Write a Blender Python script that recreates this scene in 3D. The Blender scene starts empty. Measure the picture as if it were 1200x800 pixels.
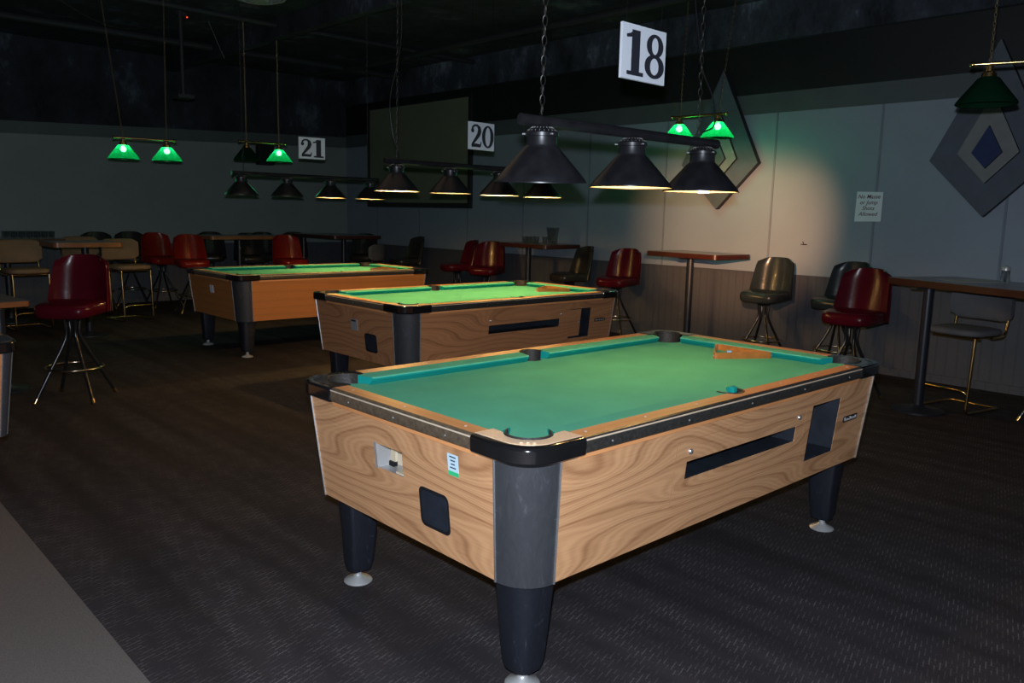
import bpy, bmesh, math, random
from mathutils import Vector, Matrix
random.seed(7)
PI = math.pi
scene = bpy.context.scene
COL = scene.collection

# ------------------------------------------------------------------ materials
def nt(name):
    m = bpy.data.materials.new(name); m.use_nodes = True
    t = m.node_tree; t.nodes.clear()
    o = t.nodes.new('ShaderNodeOutputMaterial')
    return m, t, o
def N(t, kind, **kw):
    n = t.nodes.new(kind)
    for k, v in kw.items():
        if k in n.inputs.keys(): n.inputs[k].default_value = v
        else: setattr(n, k, v)
    return n
def L(t, a, ao, b, bi): t.links.new(a.outputs[ao], b.inputs[bi])
def rgba(c): return (c[0], c[1], c[2], 1.0)
def coords(t, scale=(1, 1, 1), rot=(0, 0, 0)):
    tc = N(t, 'ShaderNodeTexCoord'); mp = N(t, 'ShaderNodeMapping')
    mp.inputs['Scale'].default_value = scale; mp.inputs['Rotation'].default_value = rot
    L(t, tc, 'Object', mp, 'Vector'); return mp
def ramp(t, stops):
    r = N(t, 'ShaderNodeValToRGB'); e = r.color_ramp.elements
    e[0].position = stops[0][0]; e[0].color = rgba(stops[0][1])
    e[1].position = stops[-1][0]; e[1].color = rgba(stops[-1][1])
    for p, c in stops[1:-1]:
        x = e.new(p); x.color = rgba(c)
    return r
def mat(name, c, rough=.5, metal=0., var=.08, nscale=8., bump=0., bscale=60., coat=0., spec=.5):
    """plain procedural material: base colour varied by noise, optional bump"""
    m, t, o = nt(name)
    b = N(t, 'ShaderNodeBsdfPrincipled', Roughness=rough, Metallic=metal)
    b.inputs['Coat Weight'].default_value = coat; b.inputs['Specular IOR Level'].default_value = spec
    mp = coords(t); n = N(t, 'ShaderNodeTexNoise', Scale=nscale, Detail=4.0); L(t, mp, 0, n, 'Vector')
    r = ramp(t, [(.3, [x * (1 - var) for x in c]), (.7, [min(1, x * (1 + var)) for x in c])])
    L(t, n, 'Fac', r, 'Fac'); L(t, r, 'Color', b, 'Base Color')
    if bump:
        n2 = N(t, 'ShaderNodeTexNoise', Scale=bscale, Detail=3.0); L(t, mp, 0, n2, 'Vector')
        bp = N(t, 'ShaderNodeBump', Strength=bump, Distance=.01); L(t, n2, 'Fac', bp, 'Height'); L(t, bp, 0, b, 'Normal')
    L(t, b, 0, o, 0); return m
def math_(t, op, a=None, b=None):
    n = N(t, 'ShaderNodeMath', operation=op)
    for i, v in enumerate((a, b)):
        if v is None: continue
        if isinstance(v, tuple): t.links.new(v[0].outputs[v[1]], n.inputs[i])
        else: n.inputs[i].default_value = v
    return n
def oak(name, light, dark, rings=15., side=True, seed=0., rough=.45):
    """laminate oak: contour lines of a stretched noise give cathedral grain"""
    m, t, o = nt(name)
    b = N(t, 'ShaderNodeBsdfPrincipled', Roughness=rough)
    tc = N(t, 'ShaderNodeTexCoord'); sp = N(t, 'ShaderNodeSeparateXYZ'); L(t, tc, 'Object', sp, 0)
    if side == True:
        u = math_(t, 'ADD', (sp, 'X'), (sp, 'Y')); v = (sp, 'Z')
    elif side == 'x': u = math_(t, 'ADD', (sp, 'X'), 0.); v = (sp, 'Y')
    else: u = math_(t, 'ADD', (sp, 'Y'), 0.); v = (sp, 'X')
    cb = N(t, 'ShaderNodeCombineXYZ')
    us = math_(t, 'MULTIPLY', (u, 0), 1.0); vs = math_(t, 'MULTIPLY', v, 4.2)
    L(t, us, 0, cb, 0); L(t, vs, 0, cb, 1); cb.inputs[2].default_value = seed
    n = N(t, 'ShaderNodeTexNoise', Scale=1.0, Detail=1.0, Roughness=.35); L(t, cb, 0, n, 'Vector')
    k = math_(t, 'MULTIPLY', (n, 'Fac'), rings * 4.1)
    v2 = math_(t, 'MULTIPLY', v, 85.); k2 = math_(t, 'ADD', (k, 0), (v2, 0))
    s = math_(t, 'SINE', (k2, 0)); s1 = math_(t, 'MULTIPLY_ADD', (s, 0), .5); s1.inputs[2].default_value = .5
    # fine pores
    cb2 = N(t, 'ShaderNodeCombineXYZ'); u3 = math_(t, 'MULTIPLY', (u, 0), 9.); v3 = math_(t, 'MULTIPLY', v, 260.)
    L(t, u3, 0, cb2, 0); L(t, v3, 0, cb2, 1)
    n2 = N(t, 'ShaderNodeTexNoise', Scale=1.0, Detail=2.0); L(t, cb2, 0, n2, 'Vector')
    a = math_(t, 'POWER', (s1, 0), 3.0); a0 = math_(t, 'MULTIPLY', (a, 0), .40)
    k3 = math_(t, 'MULTIPLY', (k2, 0), 4.); s3 = math_(t, 'SINE', (k3, 0)); s4 = math_(t, 'MULTIPLY', (s3, 0), .14); a1 = math_(t, 'ADD', (a0, 0), (s4, 0))
    p1 = math_(t, 'MULTIPLY', (n2, 'Fac'), .75); f = math_(t, 'ADD', (a1, 0), (p1, 0)); f2 = math_(t, 'SUBTRACT', (f, 0), .22)
    r = ramp(t, [(0., light), (.45, [(light[i] * .65 + dark[i] * .35) for i in range(3)]), (1., dark)])
    L(t, f2, 0, r, 'Fac'); L(t, r, 'Color', b, 'Base Color'); L(t, b, 0, o, 0)
    return m

M = {}
M['oak'] = oak('oak_laminate', (.60, .325, .165), (.22, .085, .030))
M['oak_b'] = oak('oak_laminate_second', (.44, .205, .095), (.17, .065, .026), seed=3.3)
M['oak_c'] = oak('oak_laminate_plain', (.47, .18, .052), (.34, .12, .036), rings=2.5, seed=6.)
M['rail_x'] = oak('rail_wood_long', (.66, .29, .115), (.50, .20, .07), rings=3, side='x', rough=.42)
M['rail_y'] = oak('rail_wood_short', (.66, .29, .115), (.50, .20, .07), rings=3, side='y', rough=.42)
M['felt'] = mat('green_felt', (.095, .455, .315), .95, var=.07, nscale=5, bump=.1, bscale=700, spec=.1)
M['cushion'] = mat('cushion_cloth', (.006, .25, .23), .95, var=.05, bump=.1, bscale=700, spec=.1)
M['chrome_dark'] = mat('dark_chrome', (.05, .05, .055), .12, .85, var=.2, coat=.6)
M['cap_plate'] = mat('satin_plate_lit', (.86, .62, .43), .36, .12, var=.12, nscale=200)  # tan colour holds the lamp reflection of the near corner plate
M['cap_dark'] = mat('dark_plate', (.07, .075, .085), .15, .7, var=.5, nscale=25)
M['bronze'] = mat('bronze_trim', (.17, .13, .09), .36, .5, var=.3, nscale=60)
M['screw'] = mat('screw_grey', (.2, .2, .2), .5, .5)
M['bead_cream'] = mat('trim_bead_cream', (.62, .50, .38), .35)  # cream lamp highlight of the trim edge, put into a colour
M['groove'] = mat('panel_groove', (.34, .17, .08), .6)
M['trim'] = mat('worn_metal_trim', (.060, .056, .052), .36, .5, var=.35, nscale=70)
M['silver'] = mat('silver_edge', (.75, .76, .78), .25, .9)
M['silver_dull'] = mat('dull_silver', (.55, .55, .56), .4, .55)
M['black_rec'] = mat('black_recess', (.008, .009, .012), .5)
M['navy_rec'] = mat('navy_recess', (.013, .017, .026), .5, var=.3, nscale=15)
M['beige'] = mat('coin_box_beige', (.62, .52, .38), .6)
M['pocket'] = mat('pocket_liner', (.022, .02, .018), .6, bump=.4, bscale=90)
M['white'] = mat('sign_white', (.66, .70, .78), .6, var=.02)
M['ink'] = mat('sign_ink', (.018, .02, .03), .6)
M['lampmetal'] = mat('lamp_black_metal', (.018, .018, .022), .35, .3, var=.3, nscale=20)
M['brass'] = mat('brass_tube', (.62, .42, .17), .22, 1.)
M['chrome'] = mat('chrome_ring', (.70, .60, .46), .18, 1.)
M['chain'] = mat('chain_metal', (.05, .047, .045), .45, .7)
M['chain_brass'] = mat('chain_brass', (.28, .21, .12), .4, .8)
M['stool_black'] = mat('black_stool_leg', (.010, .010, .012), .25, .0)
M['red'] = mat('oxblood_vinyl', (.065, .0035, .009), .22, var=.15, nscale=6, bump=.06, bscale=25, coat=.03, spec=.16)
M['red_warm'] = mat('red_vinyl', (.22, .012, .007), .22, var=.15, nscale=6, bump=.06, bscale=25, coat=.03, spec=.16)
M['greyv'] = mat('charcoal_green_vinyl', (.018, .024, .028), .22, var=.2, nscale=6, bump=.06, bscale=25, coat=.03, spec=.16)
M['olive'] = mat('dark_olive_vinyl', (.024, .023, .021), .22, var=.2, nscale=6, bump=.06, bscale=25, coat=.03, spec=.16)
M['beigev'] = mat('tan_fabric', (.25, .145, .08), .85, var=.12, bump=.25, bscale=300)
M['greyf'] = mat('grey_fabric', (.095, .095, .105), .85, var=.12, bump=.25, bscale=300)
M['tabletop'] = mat('dark_tabletop', (.10, .07, .06), .3, var=.3, nscale=10, coat=.3)
M['tableedge'] = mat('table_edge_mahogany', (.045, .009, .006), .35, var=.2)
M['tableedge_o'] = mat('table_edge_orange', (.24, .085, .028), .35, var=.2)
M['post'] = mat('post_dark', (.014, .017, .026), .4, .2)
M['rackwood'] = mat('rack_wood', (.42, .14, .03), .35, var=.2, nscale=25, coat=.3)
M['paper'] = mat('paper', (.62, .60, .58), .8, var=.03)
M['paper_wall'] = mat('paper_notice', (.62, .66, .72), .8, var=.03)
M['red_ink'] = mat('maroon_ink', (.11, .02, .025), .7)
M['chalk'] = mat('chalk_blue', (.25, .55, .85), .8)
M['chalkw'] = mat('chalk_wrapper', (.75, .35, .35), .7)
M['stick_green'] = mat('sticker_green', (.03, .50, .20), .6)
M['stick_blue'] = mat('sticker_paleblue', (.50, .68, .80), .6)
M['bulb_off'] = mat('bulb_off', (.6, .6, .55), .3)
M['shade_in'] = mat('shade_white_lining', (.80, .76, .68), .6)
M['speaker'] = mat('speaker_black', (.010, .010, .012), .7)
M['pipe'] = mat('pipe_dark', (.020, .021, .025), .7, bump=.6, bscale=20)
M['ceil_metal'] = mat('diffuser_metal', (.42, .46, .45), .5, .3, var=.35, nscale=30)
M['dia_grey'] = mat('diamond_slate', (.075, .086, .115), .8, var=.1, bump=.1)
M['dia_light'] = mat('diamond_taupe', (.17, .175, .18), .8, var=.1, bump=.1)
M['dia_blue'] = mat('diamond_blue', (.006, .018, .085), .7, var=.1)
M['dia_edge'] = mat('diamond_edge', (.018, .019, .024), .7, var=.1)
M['board'] = mat('board_olive', (.17, .185, .125), .6, var=.06, nscale=1.5)
M['frame'] = mat('board_frame', (.020, .018, .020), .5)
M['nameplate'] = mat('nameplate_pewter', (.05, .05, .055), .35, .8)

def scratched(name, c, amount=.5):
    m, t, o = nt(name)
    b = N(t, 'ShaderNodeBsdfPrincipled', Roughness=.42, Metallic=.25)
    mp = coords(t, (1, 1, .35)); n = N(t, 'ShaderNodeTexNoise', Scale=28., Detail=9., Roughness=.75, Distortion=1.6); L(t, mp, 0, n, 'Vector')
    r = ramp(t, [(.3, [x * .75 for x in c]), (.60, c), (.74, [min(1, x * (1 + amount)) + .02 for x in c])])
    L(t, n, 'Fac', r, 'Fac')
    mp2 = coords(t, (1, 1, 3.2), (.5, .3, 0)); v = N(t, 'ShaderNodeTexNoise', Scale=22., Detail=6., Roughness=.8, Distortion=.6); L(t, mp2, 0, v, 'Vector')
    mp3 = coords(t, (1, 1, 1)); nz = N(t, 'ShaderNodeTexNoise', Scale=120., Detail=3.); L(t, mp3, 0, nz, 'Vector')
    lt = math_(t, 'GREATER_THAN', (v, 'Fac'), .665); g = math_(t, 'GREATER_THAN', (nz, 'Fac'), .52); mm = math_(t, 'MULTIPLY', (lt, 0), (g, 0)); mm2 = math_(t, 'MULTIPLY', (mm, 0), .5)
    mx = N(t, 'ShaderNodeMixRGB'); mx.inputs[2].default_value = (.35, .36, .38, 1); L(t, mm2, 0, mx, 0); L(t, r, 'Color', mx, 1)
    L(t, mx, 0, b, 'Base Color'); L(t, b, 0, o, 0); return m
M['post_metal'] = scratched('corner_post_metal', (.050, .052, .060))
M['leg_black'] = scratched('leg_black_scuffed', (.016, .018, .026), 2.)

def green_glass(name, lit):
    m, t, o = nt(name)
    tc = N(t, 'ShaderNodeTexCoord'); n = N(t, 'ShaderNodeTexNoise', Scale=30.); L(t, tc, 'Object', n, 'Vector')
    r = ramp(t, [(.3, (.001, .11, .034)), (.7, (.003, .17, .055))]); L(t, n, 'Fac', r, 'Fac')
    tl = N(t, 'ShaderNodeBsdfTranslucent'); L(t, r, 'Color', tl, 'Color')
    tr = N(t, 'ShaderNodeBsdfTransparent'); tr.inputs[0].default_value = (.30, .9, .48, 1)
    m1 = N(t, 'ShaderNodeMixShader'); m1.inputs[0].default_value = .09 if lit else .08; L(t, tl, 0, m1, 1); L(t, tr, 0, m1, 2)
    g = N(t, 'ShaderNodeBsdfGlossy', Roughness=.12); g.inputs['Color'].default_value = (.5, .9, .6, 1)
    m2 = N(t, 'ShaderNodeMixShader'); m2.inputs[0].default_value = .07; L(t, m1, 0, m2, 1); L(t, g, 0, m2, 2)
    if not lit:
        d = N(t, 'ShaderNodeBsdfDiffuse'); d.inputs[0].default_value = (.004, .020, .011, 1)
        m3 = N(t, 'ShaderNodeMixShader'); m3.inputs[0].default_value = .86; L(t, m2, 0, m3, 1); L(t, d, 0, m3, 2); m2 = m3
    L(t, m2, 0, o, 0); return m
M['green_lit'] = green_glass('green_glass_lit', True)
M['green_off'] = green_glass('green_glass_unlit', False)
def emit(name, c, s):
    m, t, o = nt(name); e = N(t, 'ShaderNodeEmission', Strength=s); e.inputs['Color'].default_value = rgba(c)
    L(t, e, 0, o, 0); return m
M['bulb_warm'] = emit('bulb_warm', (1, .78, .45), 18)
M['bulb_green'] = emit('bulb_green', (.75, 1, .8), 45)
M['led'] = emit('red_led', (1, .05, .02), 3)
def glass(name):
    m, t, o = nt(name)
    b = N(t, 'ShaderNodeBsdfGlass', Roughness=.03, IOR=1.3); tr = N(t, 'ShaderNodeBsdfTransparent'); mx = N(t, 'ShaderNodeMixShader')
    tc = N(t, 'ShaderNodeTexCoord'); n = N(t, 'ShaderNodeTexNoise', Scale=40.); L(t, tc, 'Object', n, 'Vector')
    r = ramp(t, [(.3, (.72, .76, .8)), (.7, (.85, .88, .9))]); L(t, n, 'Fac', r, 'Fac'); L(t, r, 'Color', b, 'Color')
    mx.inputs[0].default_value = .6; L(t, tr, 0, mx, 1); L(t, b, 0, mx, 2); L(t, mx, 0, o, 0); return m
M['glass'] = glass('clear_glass')

def carpet():
    m, t, o = nt('carpet_dark_zigzag'); b = N(t, 'ShaderNodeBsdfPrincipled', Roughness=.95); b.inputs['Specular IOR Level'].default_value = .1
    tc = N(t, 'ShaderNodeTexCoord'); sp = N(t, 'ShaderNodeSeparateXYZ'); L(t, tc, 'Object', sp, 0)
    def threads(ax, ay, per, seglen, duty, lw):
        # dashes along the direction (ax, ay), rows offset by a hash of the row number
        u = math_(t, 'ADD', (math_(t, 'MULTIPLY', (sp, 'X'), ax / seglen), 0), (math_(t, 'MULTIPLY', (sp, 'Y'), ay / seglen), 0))
        v = math_(t, 'ADD', (math_(t, 'MULTIPLY', (sp, 'X'), -ay / per), 0), (math_(t, 'MULTIPLY', (sp, 'Y'), ax / per), 0))
        fl_ = math_(t, 'FLOOR', (v, 0)); off = math_(t, 'FRACT', (math_(t, 'MULTIPLY', (fl_, 0), .381), 0))
        u2 = math_(t, 'FRACT', (math_(t, 'ADD', (u, 0), (off, 0)), 0)); du = math_(t, 'LESS_THAN', (u2, 0), duty)
        dv = math_(t, 'LESS_THAN', (math_(t, 'FRACT', (v, 0)), 0), lw)
        return math_(t, 'MULTIPLY', (du, 0), (dv, 0))
    A_ = threads(.96, .28, .016, .085, .62, .22); B_ = threads(.40, -.92, .020, .011, .5, .16)
    ln = math_(t, 'MAXIMUM', (A_, 0), (math_(t, 'MULTIPLY', (B_, 0), .45), 0))
    mp = N(t, 'ShaderNodeMapping'); mp.inputs['Scale'].default_value = (13, 9, 1); L(t, tc, 'Object', mp, 0)
    n = N(t, 'ShaderNodeTexNoise', Scale=1.1, Detail=2.); L(t, mp, 0, n, 'Vector')
    g = ramp(t, [(.38, (0, 0, 0)), (.66, (1, 1, 1))]); L(t, n, 'Fac', g, 'Fac')
    # broad bands parallel to y
    mp3 = N(t, 'ShaderNodeMapping'); mp3.inputs['Scale'].default_value = (1, .06, 1); L(t, tc, 'Object', mp3, 0)
    w = N(t, 'ShaderNodeTexNoise', Scale=6.5, Detail=1.); L(t, mp3, 0, w, 'Vector')
    wr = ramp(t, [(.35, (.25, .25, .25)), (.62, (1, 1, 1))]); L(t, w, 'Fac', wr, 'Fac')
    a = math_(t, 'MULTIPLY', (ln, 0), (g, 'Color')); a = math_(t, 'MULTIPLY', (a, 0), (wr, 'Color'))
    fine = N(t, 'ShaderNodeTexNoise', Scale=420., Detail=2.); L(t, tc, 'Object', fine, 'Vector')
    base = ramp(t, [(.3, (.025, .0215, .0245)), (.7, (.045, .039, .043))]); L(t, fine, 'Fac', base, 'Fac')
    band = N(t, 'ShaderNodeMixRGB', blend_type='MULTIPLY'); band.inputs[0].default_value = .45; L(t, base, 'Color', band, 1); L(t, wr, 'Color', band, 2)
    mx = N(t, 'ShaderNodeMixRGB'); mx.inputs[2].default_value = (.115, .11, .112, 1); L(t, a, 0, mx, 0); L(t, band, 0, mx, 1)
    L(t, mx, 0, b, 'Base Color')
    bp = N(t, 'ShaderNodeBump', Strength=.4, Distance=.004); L(t, fine, 'Fac', bp, 'Height'); L(t, bp, 0, b, 'Normal')
    L(t, b, 0, o, 0); return m
M['carpet'] = carpet()
M['carpet_light'] = mat('carpet_border_grey', (.125, .11, .105), .95, var=.25, nscale=350, bump=.4, bscale=400, spec=.1)
M['wall'] = mat('wall_painted_panel', (.225, .262, .32), .6, var=.07, nscale=1.2, bump=.05, bscale=12)
M['wall_far'] = mat('wall_painted_far', (.215, .232, .235), .6, var=.07, nscale=1.2, bump=.05, bscale=12)
M['band'] = mat('wall_band_grey', (.075, .088, .095), .6, var=.08, nscale=3)
M['seam'] = mat('panel_batten', (.155, .18, .225), .6)
M['gloss_black'] = mat('soffit_black', (.010, .011, .013), .5, var=.2, nscale=2)
def rough_black(name='rough_sprayed_black', g=1.):
    m, t, o = nt(name); b = N(t, 'ShaderNodeBsdfPrincipled', Roughness=.9)
    mp = coords(t, (1, 1, .6)); n = N(t, 'ShaderNodeTexNoise', Scale=1.6, Detail=9., Roughness=.72); L(t, mp, 0, n, 'Vector')
    r = ramp(t, [(.38, (.007, .008, .011)), (.56, (.024 * g, .028 * g, .040 * g)), (.70, (.11 * g, .13 * g, .17 * g))])
    L(t, n, 'Fac', r, 'Fac'); L(t, r, 'Color', b, 'Base Color')
    bp = N(t, 'ShaderNodeBump', Strength=.9, Distance=.06); L(t, n, 'Fac', bp, 'Height'); L(t, bp, 0, b, 'Normal')
    L(t, b, 0, o, 0); return m
M['rough_black'] = rough_black()
M['rough_black_lit'] = rough_black('rough_sprayed_black_lit', 1.9)  # brighter copy for the right wall, flash light put into its colour
def bead():
    m, t, o = nt('beadboard_slate'); b = N(t, 'ShaderNodeBsdfPrincipled', Roughness=.6)
    tc = N(t, 'ShaderNodeTexCoord'); sp = N(t, 'ShaderNodeSeparateXYZ'); L(t, tc, 'Object', sp, 0)
    s = math_(t, 'ADD', (sp, 'X'), (sp, 'Y')); k = math_(t, 'MULTIPLY', (s, 0), 11.); f = math_(t, 'FRACT', (k, 0)); g = math_(t, 'LESS_THAN', (f, 0), .16)
    mx = N(t, 'ShaderNodeMixRGB'); mx.inputs[1].default_value = (.062, .066, .082, 1); mx.inputs[2].default_value = (.053, .057, .071, 1); L(t, g, 0, mx, 0)
    L(t, mx, 0, b, 'Base Color'); L(t, b, 0, o, 0)
    iv = math_(t, 'SUBTRACT', 1., (g, 0)); bp = N(t, 'ShaderNodeBump', Strength=.5, Distance=.01); L(t, iv, 0, bp, 'Height'); L(t, bp, 0, b, 'Normal')
    return m
M['bead'] = bead()

# ------------------------------------------------------------------ mesh helpers
def obj(name, bm, m, parent=None, smooth=True, ang=35, loc=None, rotz=0.):
    me = bpy.data.meshes.new(name); bmesh.ops.recalc_face_normals(bm, faces=bm.faces); bm.to_mesh(me); bm.free()
    for mm in (m if isinstance(m, (list, tuple)) else [m]): me.materials.append(M[mm])
    if smooth:
        for p in me.polygons: p.use_smooth = True
        me.set_sharp_from_angle(angle=math.radians(ang))
    o = bpy.data.objects.new(name, me); COL.objects.link(o)
    if parent: o.parent = parent
    if loc: o.location = loc
    if rotz: o.rotation_euler = (0, 0, rotz)
    return o
def BM(): return bmesh.new()
def tag(o, label, cat, group=None):
    o['label'] = label; o['category'] = cat
    if group: o['group'] = group
    return o
def thing(name, label, cat, loc=(0, 0, 0), rotz=0., group=None):
    o = bpy.data.objects.new(name, None); o.empty_display_size = .1; COL.objects.link(o)
    o.location = loc; o.rotation_euler = (0, 0, rotz); return tag(o, label, cat, group)
def struct(name, bm, m, **k):
    o = obj(name, bm, m, **k); o['kind'] = 'structure'; return o
def dup(src, loc, rotz, label, group=None, parent=None):
    r = src.copy(); COL.objects.link(r)
    if parent is None:
        r.location = loc; r.rotation_euler = (0, 0, rotz); r['label'] = label
        if group: r['group'] = group
    else: r.parent = parent
    for ch in list(src.children): dup(ch, None, None, None, None, r)
    return r
def box(bm, x0, x1, y0, y1, z0, z1, mi=0):
    v = [bm.verts.new(p) for p in [(x0, y0, z0), (x1, y0, z0), (x1, y1, z0), (x0, y1, z0), (x0, y0, z1), (x1, y0, z1), (x1, y1, z1), (x0, y1, z1)]]
    for q in [(0, 3, 2, 1), (4, 5, 6, 7), (0, 1, 5, 4), (1, 2, 6, 5), (2, 3, 7, 6), (3, 0, 4, 7)]:
        f = bm.faces.new([v[i] for i in q]); f.material_index = mi
    return v
def prism(bm, poly, z0, z1, mi=0, zf=None):
    """poly: 2D list (ccw); ngon caps"""
    a = [bm.verts.new((p[0], p[1], z0)) for p in poly]; b = [bm.verts.new((p[0], p[1], z1)) for p in poly]
    n = len(poly)
    fs = [bm.faces.new(a[::-1]), bm.faces.new(b)] + [bm.faces.new((a[i], a[(i + 1) % n], b[(i + 1) % n], b[i])) for i in range(n)]
    for f in fs: f.material_index = mi
    return a, b
def loft(bm, rings, closed=True, cap=True, mi=0):
    vs = [[bm.verts.new(p) for p in r] for r in rings]; n = len(vs[0])
    for a, b in zip(vs[:-1], vs[1:]):
        for i in range(n if closed else n - 1):
            f = bm.faces.new((a[i], a[(i + 1) % n], b[(i + 1) % n], b[i])); f.material_index = mi
    if cap and closed:
        bm.faces.new(vs[0][::-1]).material_index = mi; bm.faces.new(vs[-1]).material_index = mi
    return vs
def lathe(bm, prof, n=32, c=(0, 0), mi=0, cap=False):
    rings = [[(c[0] + r * math.cos(2 * PI * i / n), c[1] + r * math.sin(2 * PI * i / n), z) for i in range(n)] for r, z in prof]
    return loft(bm, rings, True, cap, mi)
def tube(bm, pts, r, n=8, closed=False, mi=0, cap=True):
    P = [Vector(p) for p in pts]; m_ = len(P); rings = []; up = None
    for i, p in enumerate(P):
        if closed: t_ = P[(i + 1) % m_] - P[i - 1]
        else: t_ = P[min(i + 1, m_ - 1)] - P[max(i - 1, 0)]
        t_.normalize()
        if up is None:
            up = Vector((0, 0, 1)) if abs(t_.z) < .9 else Vector((1, 0, 0))
        a = t_.cross(up)
        if a.length < 1e-5: a = t_.cross(Vector((0, 1, 0)))
        a.normalize(); b = a.cross(t_); b.normalize(); up = b
        rr = r[i] if isinstance(r, (list, tuple)) else r
        rings.append([tuple(p + a * math.cos(2 * PI * k / n) * rr + b * math.sin(2 * PI * k / n) * rr) for k in range(n)])
    if closed: rings.append(rings[0])
    vs = loft(bm, rings, True, cap and not closed, mi)
    if closed: bmesh.ops.remove_doubles(bm, verts=vs[0] + vs[-1], dist=1e-6)
    return vs
def fillet(pts, rad, seg=5):
    """round the interior corners of a polyline"""
    P = [Vector(p) for p in pts]; out = [P[0]]
    for i in range(1, len(P) - 1):
        a = (P[i - 1] - P[i]); b = (P[i + 1] - P[i]); r = min(rad, a.length * .45, b.length * .45)
        s = P[i] + a.normalized() * r; e = P[i] + b.normalized() * r
        for k in range(seg + 1):
            u = k / seg; out.append(s * (1 - u) ** 2 + P[i] * 2 * u * (1 - u) + e * u * u)
    out.append(P[-1]); return out
def arc(cx, cy, r, a0, a1, n=10):
    return [(cx + r * math.cos(a0 + (a1 - a0) * i / n), cy + r * math.sin(a0 + (a1 - a0) * i / n)) for i in range(n + 1)]
def rrect(x0, x1, y0, y1, r, n=5):
    return (arc(x1 - r, y0 + r, r, -PI / 2, 0, n) + arc(x1 - r, y1 - r, r, 0, PI / 2, n) + arc(x0 + r, y1 - r, r, PI / 2, PI, n) + arc(x0 + r, y0 + r, r, PI, 1.5 * PI, n))
def bevel(o, w, seg=2, ang=40):
    b = o.modifiers.new('bevel', 'BEVEL'); b.width = w; b.segments = seg; b.limit_method = 'ANGLE'; b.angle_limit = math.radians(ang); b.harden_normals = False
    return o
def subsurf(o, lv=2):
    s = o.modifiers.new('subsurf', 'SUBSURF'); s.levels = lv; s.render_levels = lv
    return o
def chain(bm, x, y, z0, z1, lw=.011, ll=.021, wire=.0022, x1=None, y1=None, seg=9):
    """vertical chain of oval links from (x,y,z0) up to (x1,y1,z1)"""
    x1 = x if x1 is None else x1; y1 = y if y1 is None else y1
    pitch = 2 * ll - 3 * wire; n = max(1, int(abs(z1 - z0) / pitch))
    for i in range(n + 1):
        u = i / n; c = Vector((x + (x1 - x) * u, y + (y1 - y) * u, z0 + (z1 - z0) * u)); a0 = (i % 2) * PI / 2 + .5
        d = Vector((math.cos(a0), math.sin(a0), 0))
        tube(bm, [c + d * math.cos(2 * PI * k / seg) * lw + Vector((0, 0, math.sin(2 * PI * k / seg) * ll)) for k in range(seg)], wire, 4, True)

# ------------------------------------------------------------------ camera
F = 949.302; pitch, roll, yaw = .156, .022, .818; CX, CY, CH = -1.454, -1.483, 1.423
fw = Vector((math.cos(yaw) * math.cos(pitch), math.sin(yaw) * math.cos(pitch), -math.sin(pitch)))
rt = fw.cross(Vector((0, 0, 1))).normalized(); up = rt.cross(fw)
r2 = rt * math.cos(roll) + up * math.sin(roll); u2 = -rt * math.sin(roll) + up * math.cos(roll)
cam = bpy.data.cameras.new('camera'); cam.sensor_width = 36; cam.lens = F * 36 / 1200; cam.clip_start = .05
co = bpy.data.objects.new('camera', cam); COL.objects.link(co)
mw = Matrix((r2, u2, -fw)).transposed().to_4x4(); mw.translation = (CX, CY, CH); co.matrix_world = mw
scene.camera = co

# ------------------------------------------------------------------ room
XW, YW = 6.305, 11.15; XB, YF, ZC = -6.5, -5.0, 3.6
b = BM(); box(b, XB, XW + .2, YF, YW + .2, -.1, 0); struct('floor', b, 'carpet', smooth=False)
b = BM(); box(b, XB, -.695, YF, YW, 0, .004); struct('trim_1', b, 'carpet_light', smooth=False)
b = BM(); box(b, XB - .2, XW + .2, YF - .2, YW + .2, ZC, ZC + .1); struct('ceiling', b, 'rough_black', smooth=False)
b = BM(); box(b, XW, XW + .2, YF, YW + .2, 0, ZC); struct('wall_right', b, 'wall', smooth=False)
b = BM(); box(b, XB, XW, YW, YW + .2, 0, ZC); struct('wall_left', b, 'wall_far', smooth=False)
b = BM(); box(b, XB, XW, YF - .2, YF, 0, ZC); struct('wall_front', b, 'gloss_black', smooth=False)
b = BM(); box(b, XB - .2, XB, YF, YW, 0, ZC); struct('wall_back', b, 'gloss_black', smooth=False)
# wainscot, band, soffit on the right wall
b = BM(); box(b, XW - .018, XW, YF, YW, 0, .871); struct('trim_2', b, 'bead', smooth=False)
b = BM(); box(b, XW - .028, XW, YF, YW, .862, .876); struct('trim_3', b, 'bead', smooth=False)
b = BM(); box(b, XW - .010, XW, YF, YW, 2.50, 2.705); struct('trim_4', b, 'band', smooth=False)
b = BM(); box(b, XW - .030, XW, YF, YW, 2.70, 3.19); struct('trim_5', b, 'gloss_black', smooth=False)
b = BM(); box(b, XW - .10, XW, YF, YW, 3.19, ZC); struct('trim_6', b, 'rough_black_lit', smooth=False)
# left wall
b = BM(); box(b, XB, XW, YW - .018, YW, 0, .871); struct('trim_7', b, 'bead', smooth=False)
b = BM()
prism(b, [(XB, YW - .012), (XW, YW - .012), (XW, YW), (XB, YW)], 2.3, 2.8)
for v in b.verts:
    u = (v.co.x - 0) / 6.3; v.co.z = (2.30 + .20 * u) if v.co.z < 2.5 else (2.46 + .22 * u)
struct('trim_8', b, 'band', smooth=False)
b = BM(); prism(b, [(XB, YW - .05), (XW, YW - .05), (XW, YW), (XB, YW)], 2.45, ZC)
for v in b.verts:
    if v.co.z < 3: v.co.z = 2.46 + .22 * v.co.x / 6.3
struct('trim_9', b, 'rough_black', smooth=False)
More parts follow.
